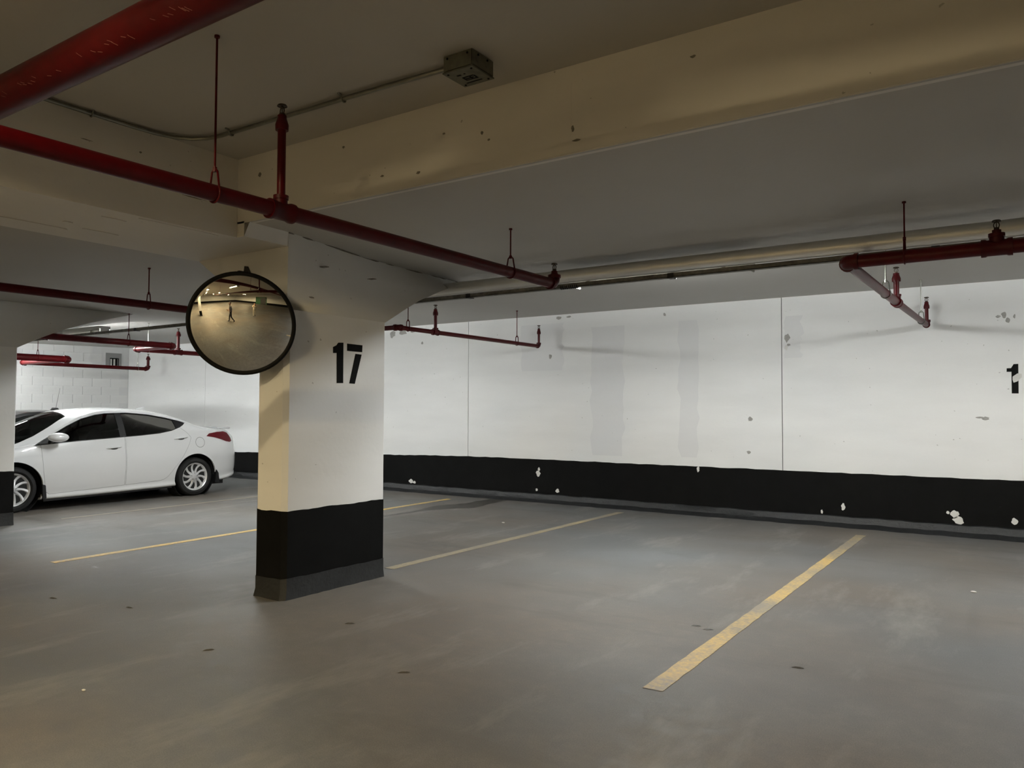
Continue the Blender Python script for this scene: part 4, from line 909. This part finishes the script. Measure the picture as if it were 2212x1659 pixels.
def hand(J, E, side, wr, pd, nd_, k):
    """palm and five fingers from the wrist: pd = palm direction, nd_ = spread direction"""
    w_, p_, n_ = Vector(wr), Vector(pd).normalized(), Vector(nd_).normalized()
    J['palm'+side] = (*(w_+p_*.05), .026); E.append(('wrist'+side, 'palm'+side)); c = p_.cross(n_)*k
    for i, (o_, L) in enumerate(((-.030, .058), (-.010, .072), (.010, .068), (.028, .055))):
        a = w_+p_*.09+n_*o_; b2 = a+(p_*.75+c*.6).normalized()*L*.55; c2 = b2+(p_*.2+c).normalized()*L*.5
        for q, pt, r_ in (('a', a, .0095), ('b', b2, .009), ('c', c2, .008)): J['finger%d%s%s' % (i, q, side)] = (*pt, r_)
        E += [('palm'+side, 'finger%da%s' % (i, side)), ('finger%da%s' % (i, side), 'finger%db%s' % (i, side)), ('finger%db%s' % (i, side), 'finger%dc%s' % (i, side))]
    a = w_+p_*.04-n_*.042; b2 = a+(p_*.6-n_*.4+c*.5).normalized()*.04
    J['thumb1'+side] = (*a, .011); J['thumb2'+side] = (*b2, .009); E += [('palm'+side, 'thumb1'+side), ('thumb1'+side, 'thumb2'+side)]
def figure(H, legs, arms):
    k = H/1.72
    J = {'pelvis': (0, 0, .95*k, (.15*k, .12*k)), 'waist': (.0, 0, 1.10*k, (.145*k, .11*k)), 'chest': (0, 0, 1.30*k, (.165*k, .115*k)), 'neck': (.01, 0, 1.46*k, .055*k), 'head0': (.025, 0, 1.53*k, .07*k), 'head': (.03, 0, 1.61*k, .092*k), 'headtop': (.02, 0, 1.67*k, .07*k)}
    E = [('pelvis', 'waist'), ('waist', 'chest'), ('chest', 'neck'), ('neck', 'head0'), ('head0', 'head'), ('head', 'headtop')]
    for sd, sg in (('L', 1), ('R', -1)):
        L = legs[sd]
        J['hip'+sd] = (0, sg*.095*k, .86*k, .092*k); J['knee'+sd] = (*L[0], .062*k); J['ankle'+sd] = (*L[1], .045*k); J['toe'+sd] = (L[1][0]+.15, L[1][1]+sg*.02, .035, .036)
        E += [('pelvis', 'hip'+sd), ('hip'+sd, 'knee'+sd), ('knee'+sd, 'ankle'+sd), ('ankle'+sd, 'toe'+sd)]
        A = arms[sd]
        J['shoulder'+sd] = (0, sg*.185*k, 1.40*k, .062*k); J['elbow'+sd] = (*A[0], .043*k); J['wrist'+sd] = (*A[1], .028*k)
        E += [('chest', 'shoulder'+sd), ('shoulder'+sd, 'elbow'+sd), ('elbow'+sd, 'wrist'+sd)]
        hand(J, E, sd, A[1], A[2], A[3], A[4])
    return J, E
J, E_ = figure(1.86, {'L': ((.16, .10, .48), (.24, .10, .075)), 'R': ((-.02, -.10, .49), (-.27, -.10, .10))},
    {'L': ((.03, .24, 1.12), (.24, .12, 1.15), (1, -.35, .15), (0, 0, 1), 1), 'R': ((.02, -.24, 1.12), (.22, -.12, 1.12), (1, .4, .15), (0, 0, 1), -1)})
r_, P_ = person((-2.63, -.62, 0), math.atan2(-.56, -.83), J, E_, [M['skin'], M['shirtg'], M['trou'], M['shoe']], 'person in grey shirt and black trousers seen in the mirror', None)
ph = P_(.36, 0, 1.20); o = mk('phone', box(ph.x-.04, ph.x+.04, ph.y-.035, ph.y+.035, ph.z-.004, ph.z+.006), M['trim'], bev=.003); setp(o, 'dark phone held by the person in grey shirt', 'phone')
th = math.atan2(fw.y, fw.x)
J, E_ = figure(1.66, {'L': ((.05, .11, .46), (.10, .12, .075)), 'R': ((.0, -.11, .46), (-.10, -.12, .075))},
    {'L': ((.12, .26, 1.18), (.30, .10, 1.40), (.5, -.6, .6), (.3, 0, 1), 1), 'R': ((.12, -.26, 1.18), (.30, -.10, 1.40), (.5, .6, .6), (.3, 0, 1), -1)})
r_, P_ = person((-.42*math.cos(th), -.42*math.sin(th), 0), th, J, E_, [M['skin'], M['shirtw'], M['trouw'], M['shoe']], 'person in pale clothes taking the picture, seen in the mirror', None)
C0 = Vector((0, 0, EYE))-fw*.03; u2 = rt
V = [tuple(C0+u2*a*.075+Vector((0, 0, 1))*b*.037-Vector((0, 0, .02))-fw*c) for c in (0, .009) for a, b in ((-1, -1), (1, -1), (1, 1), (-1, 1))]
o = mk('phone', (V, box(0, 1, 0, 1, 0, 1)[1]), M['trim'], bev=.003); setp(o, 'phone held up by the person in pale clothes', 'phone')
